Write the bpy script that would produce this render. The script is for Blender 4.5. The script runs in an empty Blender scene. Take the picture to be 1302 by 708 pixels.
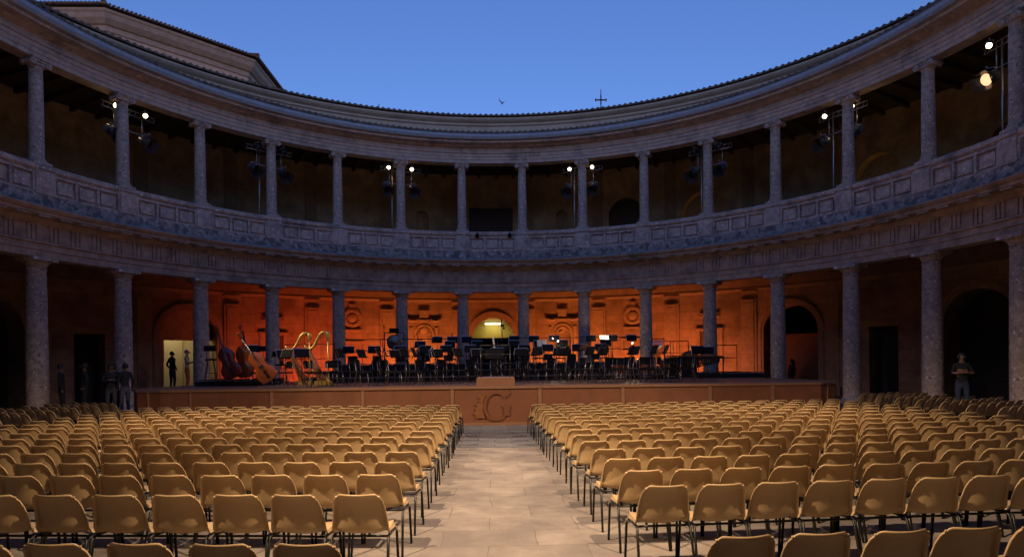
import bpy, math, random
from math import sin, cos, pi, radians as rad, degrees, sqrt, atan2
from mathutils import Vector, Matrix
random.seed(7)
S = bpy.context.scene
COL = S.collection
RC = 15.3          # radius of the colonnade
CAM = (0.0, -16.52, 1.86)

# ------------------------------------------------------------------ materials
def new_mat(name):
    m = bpy.data.materials.new(name); m.use_nodes = True
    nt = m.node_tree; b = nt.nodes['Principled BSDF']
    return m, nt, b

def mat(name, base, rough=.7, var=.15, scale=6., bump=0., metal=0., spots=None, coord='Object', detail=6., spec=.5, coat=0., stain=None):
    """base colour broken up by noise, optional speckles (colour, scale, threshold) and large stains (colour, scale, lo, hi)"""
    m, nt, b = new_mat(name); N, L = nt.nodes, nt.links
    tc = N.new('ShaderNodeTexCoord'); out = tc.outputs[coord]
    n = N.new('ShaderNodeTexNoise'); n.inputs['Scale'].default_value = scale; n.inputs['Detail'].default_value = detail
    n.inputs['Roughness'].default_value = .65
    L.new(out, n.inputs['Vector'])
    cr = N.new('ShaderNodeValToRGB'); L.new(n.outputs['Fac'], cr.inputs['Fac'])
    cr.color_ramp.elements[0].position = .3; cr.color_ramp.elements[1].position = .7
    lo = [max(0, c*(1-var)) for c in base]; hi = [min(1, c*(1+var)) for c in base]
    cr.color_ramp.elements[0].color = (*lo, 1); cr.color_ramp.elements[1].color = (*hi, 1)
    c = cr.outputs['Color']
    def mix(c, col, fac):
        mx = N.new('ShaderNodeMix'); mx.data_type = 'RGBA'; L.new(fac, mx.inputs[0]); L.new(c, mx.inputs[6]); mx.inputs[7].default_value = (*col, 1)
        return mx.outputs[2]
    if stain:
        for (scol, ssc, a, z) in (stain if isinstance(stain, list) else [stain]):
            n2 = N.new('ShaderNodeTexNoise'); n2.inputs['Scale'].default_value = ssc; n2.inputs['Detail'].default_value = 8; n2.inputs['Roughness'].default_value = .7
            L.new(out, n2.inputs['Vector'])
            r2 = N.new('ShaderNodeMapRange'); r2.inputs[1].default_value = a; r2.inputs[2].default_value = z; L.new(n2.outputs['Fac'], r2.inputs[0])
            c = mix(c, scol, r2.outputs[0])
    if spots:
        for (scol, ssc, th) in spots:
            v = N.new('ShaderNodeTexNoise'); v.inputs['Scale'].default_value = ssc; v.inputs['Detail'].default_value = 2
            L.new(out, v.inputs['Vector'])
            r3 = N.new('ShaderNodeMapRange'); r3.inputs[1].default_value = th; r3.inputs[2].default_value = th+.05; L.new(v.outputs['Fac'], r3.inputs[0])
            c = mix(c, scol, r3.outputs[0])
    L.new(c, b.inputs['Base Color'])
    b.inputs['Roughness'].default_value = rough; b.inputs['Metallic'].default_value = metal
    b.inputs['Specular IOR Level'].default_value = spec; b.inputs['Coat Weight'].default_value = coat
    if bump:
        bp = N.new('ShaderNodeBump'); bp.inputs['Strength'].default_value = bump; bp.inputs['Distance'].default_value = .02
        L.new(n.outputs['Fac'], bp.inputs['Height']); L.new(bp.outputs['Normal'], b.inputs['Normal'])
    return m

def masonry(name, base, joint, bw, bh, mortar=.012, var=.25, rough=.85, coord='UV', stain=None, bump=.5, warp=0.):
    m, nt, b = new_mat(name); N, L = nt.nodes, nt.links
    tc = N.new('ShaderNodeTexCoord'); src = tc.outputs[coord]
    if warp:
        wn = N.new('ShaderNodeTexNoise'); wn.inputs['Scale'].default_value = .9; L.new(src, wn.inputs['Vector'])
        ma = N.new('ShaderNodeVectorMath'); ma.operation = 'MULTIPLY_ADD'; ma.inputs[1].default_value = (warp,)*3
        L.new(wn.outputs['Color'], ma.inputs[0]); L.new(src, ma.inputs[2]); src = ma.outputs[0]
    br = N.new('ShaderNodeTexBrick'); br.inputs['Scale'].default_value = 1; br.inputs['Brick Width'].default_value = bw
    br.inputs['Row Height'].default_value = bh; br.inputs['Mortar Size'].default_value = mortar; br.inputs['Mortar Smooth'].default_value = .3
    br.inputs['Color1'].default_value = (*[c*(1-var) for c in base], 1); br.inputs['Color2'].default_value = (*[min(1, c*(1+var)) for c in base], 1)
    br.inputs['Mortar'].default_value = (*joint, 1)
    L.new(src, br.inputs['Vector'])
    n = N.new('ShaderNodeTexNoise'); n.inputs['Scale'].default_value = 1.3; n.inputs['Detail'].default_value = 9; n.inputs['Roughness'].default_value = .7
    L.new(tc.outputs['Object'], n.inputs['Vector'])
    mr = N.new('ShaderNodeMapRange'); mr.inputs[1].default_value = .3; mr.inputs[2].default_value = .7; mr.inputs[3].default_value = .62; mr.inputs[4].default_value = 1.25
    L.new(n.outputs['Fac'], mr.inputs[0])
    mu = N.new('ShaderNodeMix'); mu.data_type = 'RGBA'; mu.blend_type = 'MULTIPLY'; mu.inputs[0].default_value = 1
    L.new(br.outputs['Color'], mu.inputs[6]); L.new(mr.outputs[0], mu.inputs[7]); c = mu.outputs[2]
    if stain:
        n2 = N.new('ShaderNodeTexNoise'); n2.inputs['Scale'].default_value = stain[1]; n2.inputs['Detail'].default_value = 8
        L.new(tc.outputs['Object'], n2.inputs['Vector'])
        r2 = N.new('ShaderNodeMapRange'); r2.inputs[1].default_value = stain[2]; r2.inputs[2].default_value = stain[3]; L.new(n2.outputs['Fac'], r2.inputs[0])
        mx = N.new('ShaderNodeMix'); mx.data_type = 'RGBA'; L.new(r2.outputs[0], mx.inputs[0]); L.new(c, mx.inputs[6]); mx.inputs[7].default_value = (*stain[0], 1); c = mx.outputs[2]
    L.new(c, b.inputs['Base Color']); b.inputs['Roughness'].default_value = rough
    ad = N.new('ShaderNodeMath'); ad.operation = 'MULTIPLY_ADD'; ad.inputs[1].default_value = -.8; L.new(br.outputs['Fac'], ad.inputs[0]); L.new(n.outputs['Fac'], ad.inputs[2])
    bp = N.new('ShaderNodeBump'); bp.inputs['Strength'].default_value = bump; bp.inputs['Distance'].default_value = .02
    L.new(ad.outputs[0], bp.inputs['Height']); L.new(bp.outputs['Normal'], b.inputs['Normal'])
    return m

def emis(name, col, strength):
    m, nt, b = new_mat(name); b.inputs['Base Color'].default_value = (*col, 1)
    b.inputs['Emission Color'].default_value = (*col, 1); b.inputs['Emission Strength'].default_value = strength
    return m

M = {}
M['column'] = mat('grey_conglomerate', (.50, .375, .30), .8, .34, 7, .5, spots=[((.85, .76, .68), 11, .635), ((.16, .13, .11), 9, .64), ((.80, .72, .66), 26, .66)], stain=((.26, .20, .17), 1.3, .48, .75))
M['entab'] = mat('weathered_limestone', (.47, .335, .26), .9, .3, 3.5, .6, stain=[((.19, .14, .11), 1.1, .5, .72), ((.58, .47, .40), 2.3, .58, .75)])
M['entab_up'] = mat('weathered_upper_limestone', (.58, .43, .345), .9, .25, 3.2, .6, stain=[((.15, .13, .12), 1.3, .52, .75), ((.5, .46, .43), 2.6, .6, .75)])
M['lichen'] = mat('lichened_stone', (.36, .30, .27), .9, .5, 5, .8, spots=[((.62, .56, .53), 7, .62), ((.17, .15, .14), 4.5, .52)])
M['parapet'] = mat('parapet_stone', (.58, .44, .37), .9, .32, 5, .6, spots=[((.85, .74, .66), 9, .64)], stain=((.24, .19, .17), 1.7, .47, .7))
M['gutter'] = mat('lead_gutter', (.36, .38, .42), .6, .18, 5, .2)
M['tile'] = mat('clay_roof_tiles', (.17, .12, .09), .9, .5, 6, .5, stain=((.05, .05, .05), 2, .5, .7))
M['attic'] = mat('attic_stone', (.54, .44, .35), .9, .12, 2.5, .3, stain=((.34, .25, .19), .9, .5, .8))
M['wall_low'] = masonry('ochre_wall_blocks', (.34, .235, .15), (.15, .10, .065), 1.25, .46, .008, .16, stain=((.17, .11, .07), .75, .45, .72), bump=.5)
M['wall_up'] = masonry('plastered_upper_wall', (.50, .35, .21), (.34, .23, .14), 1.6, .7, .004, .08, stain=((.27, .18, .10), .7, .5, .7), bump=.3)
M['trim'] = mat('carved_wall_stone', (.33, .235, .15), .85, .2, 5, .4, stain=((.2, .14, .09), 1.5, .5, .75))
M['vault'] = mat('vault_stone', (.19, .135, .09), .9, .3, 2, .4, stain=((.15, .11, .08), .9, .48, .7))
M['ceiling'] = mat('dark_timber_ceiling', (.07, .045, .028), .8, .3, 4, .2)
M['door_dark'] = mat('dark_wooden_door', (.06, .035, .022), .6, .3, 9, .2)
M['dark_void'] = mat('unlit_depth_colour', (.045, .035, .03), .9, .2, 3)  # near-black colour stands in for the darkness behind the wall openings
M['lobby'] = mat('pale_lobby_panel', (.55, .48, .34), .7, .05, 3)
M['passage'] = mat('ochre_passage_plaster', (.45, .40, .14), .8, .1, 3)
M['paving'] = masonry('courtyard_slabs', (.245, .205, .175), (.15, .125, .105), 1.0, .62, .006, .12, coord='Object', stain=((.17, .14, .125), 1.1, .48, .72), bump=.35, warp=.14)
M['paving_dark'] = masonry('darker_slabs', (.17, .16, .165), (.08, .07, .07), .8, .42, .012, .22, coord='Object', stain=((.09, .09, .1), 1.4, .5, .7), bump=.35)
M['ground'] = mat('bare_earth', (.16, .14, .11), .95, .2, .4)
M['gallery_floor'] = mat('gallery_flagstones', (.20, .17, .15), .85, .2, 2, .2)
M['shell'] = mat('ochre_moulded_plastic', (.53, .365, .185), .42, .07, 2.2, .05, spec=.45, spots=[((.40,.27,.14), 34, .70)])
_nt = M['shell'].node_tree; _b = _nt.nodes['Principled BSDF']; _l = _b.inputs['Base Color'].links[0].from_socket
_oi = _nt.nodes.new('ShaderNodeObjectInfo'); _mr = _nt.nodes.new('ShaderNodeMapRange'); _mr.inputs[3].default_value = .86; _mr.inputs[4].default_value = 1.08
_mx = _nt.nodes.new('ShaderNodeMix'); _mx.data_type = 'RGBA'; _mx.blend_type = 'MULTIPLY'; _mx.inputs[0].default_value = 1
_nt.links.new(_oi.outputs['Random'], _mr.inputs[0]); _nt.links.new(_l, _mx.inputs[6]); _nt.links.new(_mr.outputs[0], _mx.inputs[7]); _nt.links.new(_mx.outputs[2], _b.inputs['Base Color'])
M['frame'] = mat('dark_painted_steel', (.028, .03, .028), .38, .3, 30, 0, metal=.6, spots=[((.25, .24, .22), 60, .74)])
M['steel'] = mat('worn_bright_steel', (.62, .60, .56), .3, .15, 40, metal=1.)
M['black'] = mat('matt_black', (.008, .008, .009), .7, .2, 10, spec=.2)
M['black_gloss'] = mat('black_enamel', (.015, .015, .017), .28, .2, 20, spec=.6)
M['dull_chrome'] = mat('dull_chrome', (.30, .29, .28), .35, .15, 30, metal=.9)
M['black_cloth'] = mat('black_drape', (.018, .017, .02), .95, .3, 8, .2)
M['seat_black'] = mat('black_upholstery', (.012, .012, .014), .8, .2, 20, spec=.2)
M['stage_ply'] = mat('stained_plywood', (.25, .095, .043), .5, .12, 2.5, .05, stain=((.18, .07, .034), 1.2, .45, .7))
M['stage_strip'] = mat('pale_wood_strip', (.30, .15, .075), .55, .1, 5)
M['stage_top'] = mat('stage_boards', (.20, .12, .10), .5, .15, 3, .05)
M['emblem'] = mat('emblem_veneer', (.215, .082, .037), .45, .1, 6)
M['emblem_light'] = mat('emblem_light_veneer', (.27, .11, .038), .45, .1, 6)
M['podium'] = mat('podium_pine', (.27, .13, .07), .5, .12, 4)
M['podium_top'] = mat('podium_carpet', (.30, .19, .18), .9, .1, 20)
M['gold'] = mat('gilded_wood', (.95, .62, .16), .40, .12, 12, metal=.6)
M['harp_wood'] = mat('varnished_maple', (.45, .17, .05), .25, .15, 6, coat=.5)
M['bass_red'] = mat('dark_red_varnish', (.13, .016, .008), .3, .25, 3, coat=.4)
M['bass_orange'] = mat('orange_varnish', (.50, .115, .018), .3, .2, 3, coat=.4)
M['ebony'] = mat('ebony', (.02, .015, .012), .35, .2, 20)
M['strings'] = mat('string_metal', (.6, .55, .45), .35, .1, 20, metal=1.)
M['copper'] = mat('copper_kettle', (.70, .26, .12), .25, .1, 6, metal=.9)
M['drumhead'] = mat('drumhead_skin', (.75, .72, .65), .5, .05, 8)
M['bronze'] = mat('gong_bronze', (.25, .21, .18), .4, .35, 7, .3, metal=.8)
M['paper'] = mat('sheet_paper', (.75, .72, .66), .8, .04, 30)
M['rosewood'] = mat('rosewood_bars', (.16, .05, .03), .3, .3, 14)
M['brownfelt'] = mat('brown_felt', (.22, .11, .06), .9, .2, 20)
M['lamp_body'] = mat('black_lamp_housing', (.07, .07, .08), .35, .2, 12, metal=.4)
M['lamp_metal'] = mat('bare_lamp_metal', (.45, .47, .52), .35, .2, 12, metal=.8)
M['truss'] = mat('aluminium_truss', (.55, .53, .50), .4, .2, 12, metal=.8)
M['iron'] = mat('wrought_iron', (.03, .03, .035), .6, .2, 12)
M['skin'] = mat('skin', (.42, .24, .16), .55, .08, 12)
M['skin_dark'] = mat('tanned_skin', (.20, .11, .075), .55, .08, 12)
M['hair_dark'] = mat('dark_hair', (.02, .014, .01), .6, .3, 40)
M['hair_grey'] = mat('grey_hair', (.45, .42, .38), .7, .2, 40)
M['lens_on'] = emis('lit_lens', (1, .78, .46), 5)
M['lens_warm'] = emis('warm_lens', (1, .55, .28), .55)
M['lens_dim'] = mat('dark_glass_lens', (.02, .02, .025), .15, .1, 5)
M['tube_lamp'] = emis('tube_lamp', (1, .95, .7), 2)
M['desk_lamp'] = emis('desk_lamp_bulb', (1, .85, .6), 14)
def cloth(name, c): 
    if name not in M: M[name] = mat(name, c, .9, .12, 14, .15)
    return M[name]

# ------------------------------------------------------------------ mesh builder
class MB:
    def __init__(s): s.v = []; s.f = []; s.mi = []; s.uv = {}; s.sm = []
    def add(s, vs, fs, mi=0, smooth=False, T=None):
        o = len(s.v)
        s.v += [tuple(T @ Vector(p)) if T is not None else tuple(p) for p in vs]
        for f in fs: s.f.append(tuple(i+o for i in f)); s.mi.append(mi); s.sm.append(smooth)
        return o
    def box(s, c, d, rz=0, mi=0, T=None, R=None):
        x, y, z = d[0]/2, d[1]/2, d[2]/2
        vs = [(-x,-y,-z),(x,-y,-z),(x,y,-z),(-x,y,-z),(-x,-y,z),(x,-y,z),(x,y,z),(-x,y,z)]
        m = Matrix.Translation(c) @ (R.to_4x4() if R is not None else Matrix.Rotation(rz, 4, 'Z'))
        if T is not None: m = T @ m
        s.add(vs, [(0,3,2,1),(4,5,6,7),(0,1,5,4),(1,2,6,5),(2,3,7,6),(3,0,4,7)], mi, False, m); return s
    def tube(s, pts, r, n=8, mi=0, cap=True, T=None, smooth=True):
        pts = [Vector(p) for p in pts]; rs = r if isinstance(r, (list, tuple)) else [r]*len(pts)
        vs = []; up = None
        for i, p in enumerate(pts):
            d = (pts[min(i+1, len(pts)-1)]-pts[max(i-1, 0)]).normalized()
            if up is None:
                a = Vector((0,0,1)) if abs(d.z) < .9 else Vector((1,0,0)); u = d.cross(a).normalized()
            else:
                u = (up - d*up.dot(d)).normalized()
            up = u; w = d.cross(u)
            for k in range(n):
                t = 2*pi*k/n; vs.append(p+(u*cos(t)+w*sin(t))*rs[i])
        fs = [(i*n+k, i*n+(k+1) % n, (i+1)*n+(k+1) % n, (i+1)*n+k) for i in range(len(pts)-1) for k in range(n)]
        s.add(vs, fs, mi, smooth, T)
        if cap:
            o = len(s.v)-len(vs)
            for ring, rev in ((range(n), True), (range((len(pts)-1)*n, len(pts)*n), False)):
                f = tuple(i+o for i in ring); s.f.append(f[::-1] if rev else f); s.mi.append(mi); s.sm.append(False)
        return s
    def lathe(s, prof, c=(0,0,0), n=24, mi=0, T=None, smooth=True):
        vs = [(c[0]+r*cos(2*pi*k/n), c[1]+r*sin(2*pi*k/n), c[2]+z) for r, z in prof for k in range(n)]
        fs = [(i*n+k, i*n+(k+1) % n, (i+1)*n+(k+1) % n, (i+1)*n+k) for i in range(len(prof)-1) for k in range(n)]
        s.add(vs, fs, mi, smooth, T); return s
    def prism(s, outline, y0, y1, mi=0, T=None):
        """outline of (x,z) extruded along y"""
        n = len(outline); vs = [(x, y0, z) for x, z in outline]+[(x, y1, z) for x, z in outline]
        fs = [tuple(range(n)), tuple(range(2*n-1, n-1, -1))]+[(i, i+n, (i+1) % n+n, (i+1) % n) for i in range(n)]
        s.add(vs, fs, mi, False, T); return s
    def ring(s, prof, n=256):
        P = len(prof); vs = [pol(r, 2*pi*k/n, z) for k in range(n) for r, z in prof]
        s.add(vs, [(k*P+i, ((k+1) % n)*P+i, ((k+1) % n)*P+(i+1) % P, k*P+(i+1) % P) for k in range(n) for i in range(P)], 0, False); return s
    def mesh(s, name, mats):
        me = bpy.data.meshes.new(name); me.from_pydata(s.v, [], s.f)
        for m in (mats if isinstance(mats, (list, tuple)) else [mats]): me.materials.append(m)
        me.polygons.foreach_set('material_index', s.mi); me.polygons.foreach_set('use_smooth', s.sm)
        me.update(); return me
    def build(s, name, mats, parent=None, loc=None, rz=0, T=None):
        o = bpy.data.objects.new(name, s.mesh(name, mats)); COL.objects.link(o)
        if parent: o.parent = parent
        if loc is not None: o.location = loc
        if rz: o.rotation_euler.z = rz
        if T is not None: o.matrix_basis = T
        return o

def tag(o, label=None, cat=None, group=None, kind=None):
    if label: o['label'] = label
    if cat: o['category'] = cat
    if group: o['group'] = group
    if kind: o['kind'] = kind
    return o
def empty(name, loc=(0,0,0), rz=0, label=None, cat=None, group=None, kind=None):
    o = bpy.data.objects.new(name, None); COL.objects.link(o); o.location = loc; o.rotation_euler = (0,0,rz); o.empty_display_size = .1
    return tag(o, label, cat, group, kind)
KIDS = {}
def kids(o):
    return [c for c in o.children]
def copy_tree(o, parent=None):
    c = o.copy(); COL.objects.link(c); c.parent = parent
    for ch in list(o.children): copy_tree(ch, c)
    return c
def pol(r, th, z=0): return (r*sin(th), r*cos(th), z)
ORD = ['first','second','third','fourth','fifth','sixth','seventh','eighth','ninth','tenth','eleventh','twelfth','thirteenth','fourteenth','fifteenth','sixteenth','seventeenth','eighteenth','nineteenth','twentieth','twenty-first','twenty-second']

# ------------------------------------------------------------------ the palace: one building
def ring_mesh(prof, name, mt, parent, n=256, closed=True, th0=0., th1=2*pi, uv=True):
    me = bpy.data.meshes.new(name); full = abs(th1-th0-2*pi) < 1e-6
    cols = n if full else n+1; P = len(prof)
    vs = [pol(r, th0+(th1-th0)*k/n, z) for k in range(cols) for r, z in prof]
    fs = []; uvs = []
    acc = [0]
    for i in range(P): a, b = prof[i], prof[(i+1) % P]; acc.append(acc[-1]+math.hypot(a[0]-b[0], a[1]-b[1]))
    for k in range(n):
        for i in range(P if closed else P-1):
            j = (i+1) % P; k2 = (k+1) % cols
            fs.append((k*P+i, k2*P+i, k2*P+j, k*P+j))
            rr = prof[i][0]; u0 = rr*(th0+(th1-th0)*k/n); u1 = rr*(th0+(th1-th0)*(k+1)/n)
            uvs += [(u0, acc[i]), (u1, acc[i]), (u1, acc[i+1]), (u0, acc[i+1])]
    me.from_pydata(vs, [], fs); me.materials.append(mt)
    l = me.uv_layers.new(name='UVMap')
    l.data.foreach_set('uv', [c for uv_ in uvs for c in uv_])
    me.update()
    o = bpy.data.objects.new(name, me); COL.objects.link(o); o.parent = parent
    return o

palace = empty('round_courtyard_palace', (0,0,0), 0, 'round two-storey stone palace courtyard with colonnades on both floors', 'palace')

# lower entablature with triglyphs and mutules
b = MB(); b.ring([(15.04,5.44),(15.04,5.66),(15.00,5.67),(15.00,5.86),(14.93,5.88),(14.93,5.94),(15.02,5.95),(15.02,6.46),(14.96,6.48),(14.90,6.56),(14.86,6.62),
           (14.86,6.66),(14.50,6.70),(14.50,6.78),(14.44,6.80),(14.36,6.88),(14.36,6.92),(14.88,7.06),(15.6,7.06),(15.6,5.44)])
NT = 128
for k in range(NT):
    th = 2*pi*(k+.5)/NT
    for j in (-1, 0, 1):
        t = th+j*.15/15.0
        b.box(pol(15.0, t, 6.20), (.095, .05, .46), -t)
    b.box(pol(14.99, th, 6.455), (.46, .08, .05), -th)
for k in range(NT):
    th = 2*pi*(k+.5)/NT
    b.box(pol(14.66, th, 6.655), (.40, .30, .05), -th)
b.build('lower_entablature', M['entab'], palace)
# lichened sloping plinth of the parapet
ring_mesh([(14.372,6.925),(14.86,7.075),(14.90,7.10),(14.92,7.44),(15.52,7.44),(15.52,7.075),(14.9,7.063)], 'parapet_plinth', M['lichen'], palace)
# parapet
b = MB(); b.ring([(15.06,7.442),(15.06,8.16),(14.97,8.18),(14.90,8.24),(14.90,8.36),(14.96,8.40),(15.5,8.40),(15.5,7.442)])
for k in range(32):
    th = rad((k+.5)*11.25)
    b.box(pol(15.0, th, 7.80), (.62, .20, .715), -th)
    b.box(pol(14.955, th, 7.50), (.68, .12, .11), -th)
    b.box(pol(14.955, th, 8.18), (.66, .1, .05), -th)
    b.box(pol(14.95, th, 8.30), (.70, .16, .124), -th)
    # raised stiles and rails round three sunk panels
    t0 = th+.34/15; t1 = th+rad(11.25)-.34/15; w = (t1-t0)/3
    for j in range(4): b.box(pol(15.01, t0+w*j, 7.80), (.09, .12, .70), -(t0+w*j))
    for j in range(3):
        tc = t0+w*(j+.5)
        b.box(pol(15.012, tc, 7.485), (w*15, .11, .085), -tc); b.box(pol(15.012, tc, 8.115), (w*15, .11, .085), -tc)
        b.box(pol(15.04, tc, 7.80), (w*15-.25, .09, .40), -tc)
b.build('parapet', M['parapet'], palace)
# upper entablature and cornice
ring_mesh([(14.47,12.74),(14.40,12.76),(14.34,12.86),(14.34,12.99),(14.40,12.99),(14.52,12.90),(15.4,12.90),(15.4,12.74)], 'gutter', M['gutter'], palace)
b = MB(); b.ring([(15.10,11.81),(15.10,11.95),(15.07,11.96),(15.07,12.10),(15.04,12.11),(15.04,12.24),(14.98,12.27),(14.98,12.32),(15.08,12.34),(15.08,12.52),(15.0,12.54),
           (14.9,12.58),(14.84,12.62),(14.55,12.64),(14.55,12.72),(14.46,12.735),(15.6,12.735),(15.6,11.81)])
for k in range(224):
    th = 2*pi*(k+.5)/224
    b.box(pol(14.93, th, 12.585), (.2, .12, .07), -th)
b.build('upper_entablature', M['entab_up'], palace)

def tiled_roof(name, r0, z0, r1, z1, ntile, parent, lift=.05):
    """rows of barrel tiles: corrugated cone with stepped courses and open tile mouths at the eave"""
    me = bpy.data.meshes.new(name); per = 6; n = ntile*per; courses = max(3, int((r1-r0)/.42)); vs = []; fs = []
    rows = []
    for c in range(courses):
        rows.append((r0+(r1-r0)*c/courses, z0+(z1-z0)*c/courses+.03)); rows.append((r0+(r1-r0)*(c+1)/courses-.002, z0+(z1-z0)*(c+1)/courses))
    rows.insert(0, (r0+.01, z0-.06))
    rnd = [random.uniform(-.012, .012) for _ in range(ntile)]
    for (r, z) in rows:
        for k in range(n):
            ph = 2*pi*k/per; h = lift*max(-.4, cos(ph)); j = rnd[(k//per)]
            vs.append(pol(r+(j if r == rows[0][0] else j*.6), 2*pi*k/n, z+h+j*.5 if (r, z) != rows[0] else z+h*.2))
    for i in range(len(rows)-1):
        for k in range(n): fs.append((i*n+k, i*n+(k+1) % n, (i+1)*n+(k+1) % n, (i+1)*n+k))
    me.from_pydata(vs, [], fs); me.materials.append(M['tile']); me.update()
    o = bpy.data.objects.new(name, me); COL.objects.link(o); o.parent = parent; return o
tiled_roof('gallery_roof', 14.42, 13.10, 19.05, 14.55, 330, palace)
ring_mesh([(19.0,13.9),(19.0,15.06),(18.9,15.10),(18.9,15.2),(18.74,15.28),(18.66,15.36),(18.66,15.44),(20.4,15.44),(20.4,13.9)], 'attic_wall', M['attic'], palace)
tiled_roof('attic_roof', 18.56, 15.55, 24.4, 16.5, 400, palace)
ring_mesh([(24.3,0.0),(24.3,15.5),(24.6,15.5),(24.6,0.0)], 'outer_wall', M['attic'], palace, n=96)

# galleries
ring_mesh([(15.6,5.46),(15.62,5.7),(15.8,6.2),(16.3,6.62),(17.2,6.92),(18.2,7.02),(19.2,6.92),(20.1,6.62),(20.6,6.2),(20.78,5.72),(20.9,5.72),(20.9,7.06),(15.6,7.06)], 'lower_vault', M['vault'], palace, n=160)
ring_mesh([(15.52,7.07),(15.52,7.44),(21.1,7.44),(21.1,7.07)], 'upper_gallery_floor', M['gallery_floor'], palace, n=128)
ring_mesh([(15.4,12.9),(15.4,13.02),(21.6,13.02),(21.6,12.9)], 'upper_ceiling', M['ceiling'], palace, n=128)
b = MB()
for k in range(32*4):
    th = 2*pi*(k+.25)/128
    b.box(pol(18.3, th, 12.80), (.14, 5.4, .19), -th)
b.build('ceiling_beam', M['ceiling'], palace)
ring_mesh([(20.785,5.50),(20.765,5.53),(20.755,5.58),(20.745,5.60),(20.745,5.64),(20.78,5.71),(20.82,5.50)], 'wall_cornice', M['trim'], palace, n=160)

RW = 20.8
def gallery_wall(name, z0, z1, openings, mt, parent, back):
    """cylindrical wall with openings: list (theta_deg, halfwidth, bottom, spring, arched, depth)"""
    me = bpy.data.meshes.new(name); vs = []; fs = []; uvs = []; mi = []
    def quad(pts, uv, m=0):
        o = len(vs); vs.extend(pts); fs.append((o, o+1, o+2, o+3)); uvs.extend(uv); mi.append(m)
    def span(t0, t1, za, zb, r=RW):
        quad([pol(r,t0,za), pol(r,t1,za), pol(r,t1,zb), pol(r,t0,zb)], [(RW*t0,za),(RW*t1,za),(RW*t1,zb),(RW*t0,zb)])
    ops = sorted(openings, key=lambda o: o[0]); cur = rad(-180)
    def plain(a, b_):
        n = max(1, int((b_-a)/rad(1.6)))
        for k in range(n): span(a+(b_-a)*k/n, a+(b_-a)*(k+1)/n, z0, z1)
    for (td, hw, zb, zs, arched, dep, mtl) in ops:
        tc = rad(td); w = hw/RW; plain(cur, tc-w); n = 20
        top = lambda u: zs+(sqrt(max(0, hw*hw-(u*hw)**2)) if arched else 0)
        for k in range(n):
            ua, ub = -1+2*k/n, -1+2*(k+1)/n
            if arched: ua, ub = -cos(pi*k/n), -cos(pi*(k+1)/n)
            ta, tb = tc+ua*w, tc+ub*w; ha, hb = top(ua), top(ub)
            if zb > z0: span(ta, tb, z0, zb)
            quad([pol(RW,ta,ha), pol(RW,tb,hb), pol(RW,tb,z1), pol(RW,ta,z1)], [(RW*ta,ha),(RW*tb,hb),(RW*tb,z1),(RW*ta,z1)])
            quad([pol(RW,ta,ha), pol(RW+dep,ta,ha), pol(RW+dep,tb,hb), pol(RW,tb,hb)], [(RW*ta,ha),(RW*ta,ha+dep),(RW*tb,hb+dep),(RW*tb,hb)])
            if zb > z0: quad([pol(RW,ta,zb), pol(RW,tb,zb), pol(RW+dep,tb,zb), pol(RW+dep,ta,zb)], [(RW*ta,zb),(RW*tb,zb),(RW*tb,zb+dep),(RW*ta,zb+dep)])
            if mtl is not None: quad([pol(RW+dep,ta,zb), pol(RW+dep,tb,zb), pol(RW+dep,tb,hb), pol(RW+dep,ta,ha)], [(RW*ta,zb),(RW*tb,zb),(RW*tb,hb),(RW*ta,ha)], mtl)
        for sgn in (-1, 1):
            t = tc+sgn*w; quad([pol(RW,t,zb), pol(RW+dep,t,zb), pol(RW+dep,t,zs), pol(RW,t,zs)], [(RW*t,zb),(RW*t+dep,zb),(RW*t+dep,zs),(RW*t,zs)])
        cur = tc+w
    plain(cur, rad(180))
    me.from_pydata(vs, [], fs); me.materials.append(mt)
    for m in back: me.materials.append(m)
    me.polygons.foreach_set('material_index', mi)
    l = me.uv_layers.new(name='UVMap'); l.data.foreach_set('uv', [c for uv_ in uvs for c in uv_]); me.update()
    o = bpy.data.objects.new(name, me); COL.objects.link(o); o.parent = parent; return o

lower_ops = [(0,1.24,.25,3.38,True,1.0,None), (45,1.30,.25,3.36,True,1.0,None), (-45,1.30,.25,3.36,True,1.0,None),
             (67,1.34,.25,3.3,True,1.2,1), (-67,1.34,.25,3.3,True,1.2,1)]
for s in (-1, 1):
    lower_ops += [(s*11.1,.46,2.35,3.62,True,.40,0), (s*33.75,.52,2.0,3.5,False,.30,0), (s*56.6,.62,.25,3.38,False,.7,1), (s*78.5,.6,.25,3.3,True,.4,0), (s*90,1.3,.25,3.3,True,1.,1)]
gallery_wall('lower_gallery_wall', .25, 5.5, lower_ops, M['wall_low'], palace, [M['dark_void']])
upper_ops = [(-.2,1.27,7.44,11.0,False,.35,1)]
UP = lambda s: [(s*21.3,.98,7.44,10.2,True,.6,1), (s*33.2,1.22,7.44,9.85,True,.6,2), (s*56.2,.92,7.44,10.2,True,.5,2)] if s > 0 else [(-56.2,.4,8.2,9.6,True,.4,0)]
for s in (-1, 1):
    upper_ops += [(s*11.2,.36,8.7,10.4,True,.35,0), (s*70,.6,8.3,10.2,True,.4,0)]+UP(s)
gallery_wall('upper_gallery_wall', 7.44, 12.92, upper_ops, M['wall_up'], palace, [M['door_dark'], M['trim']])

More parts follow.
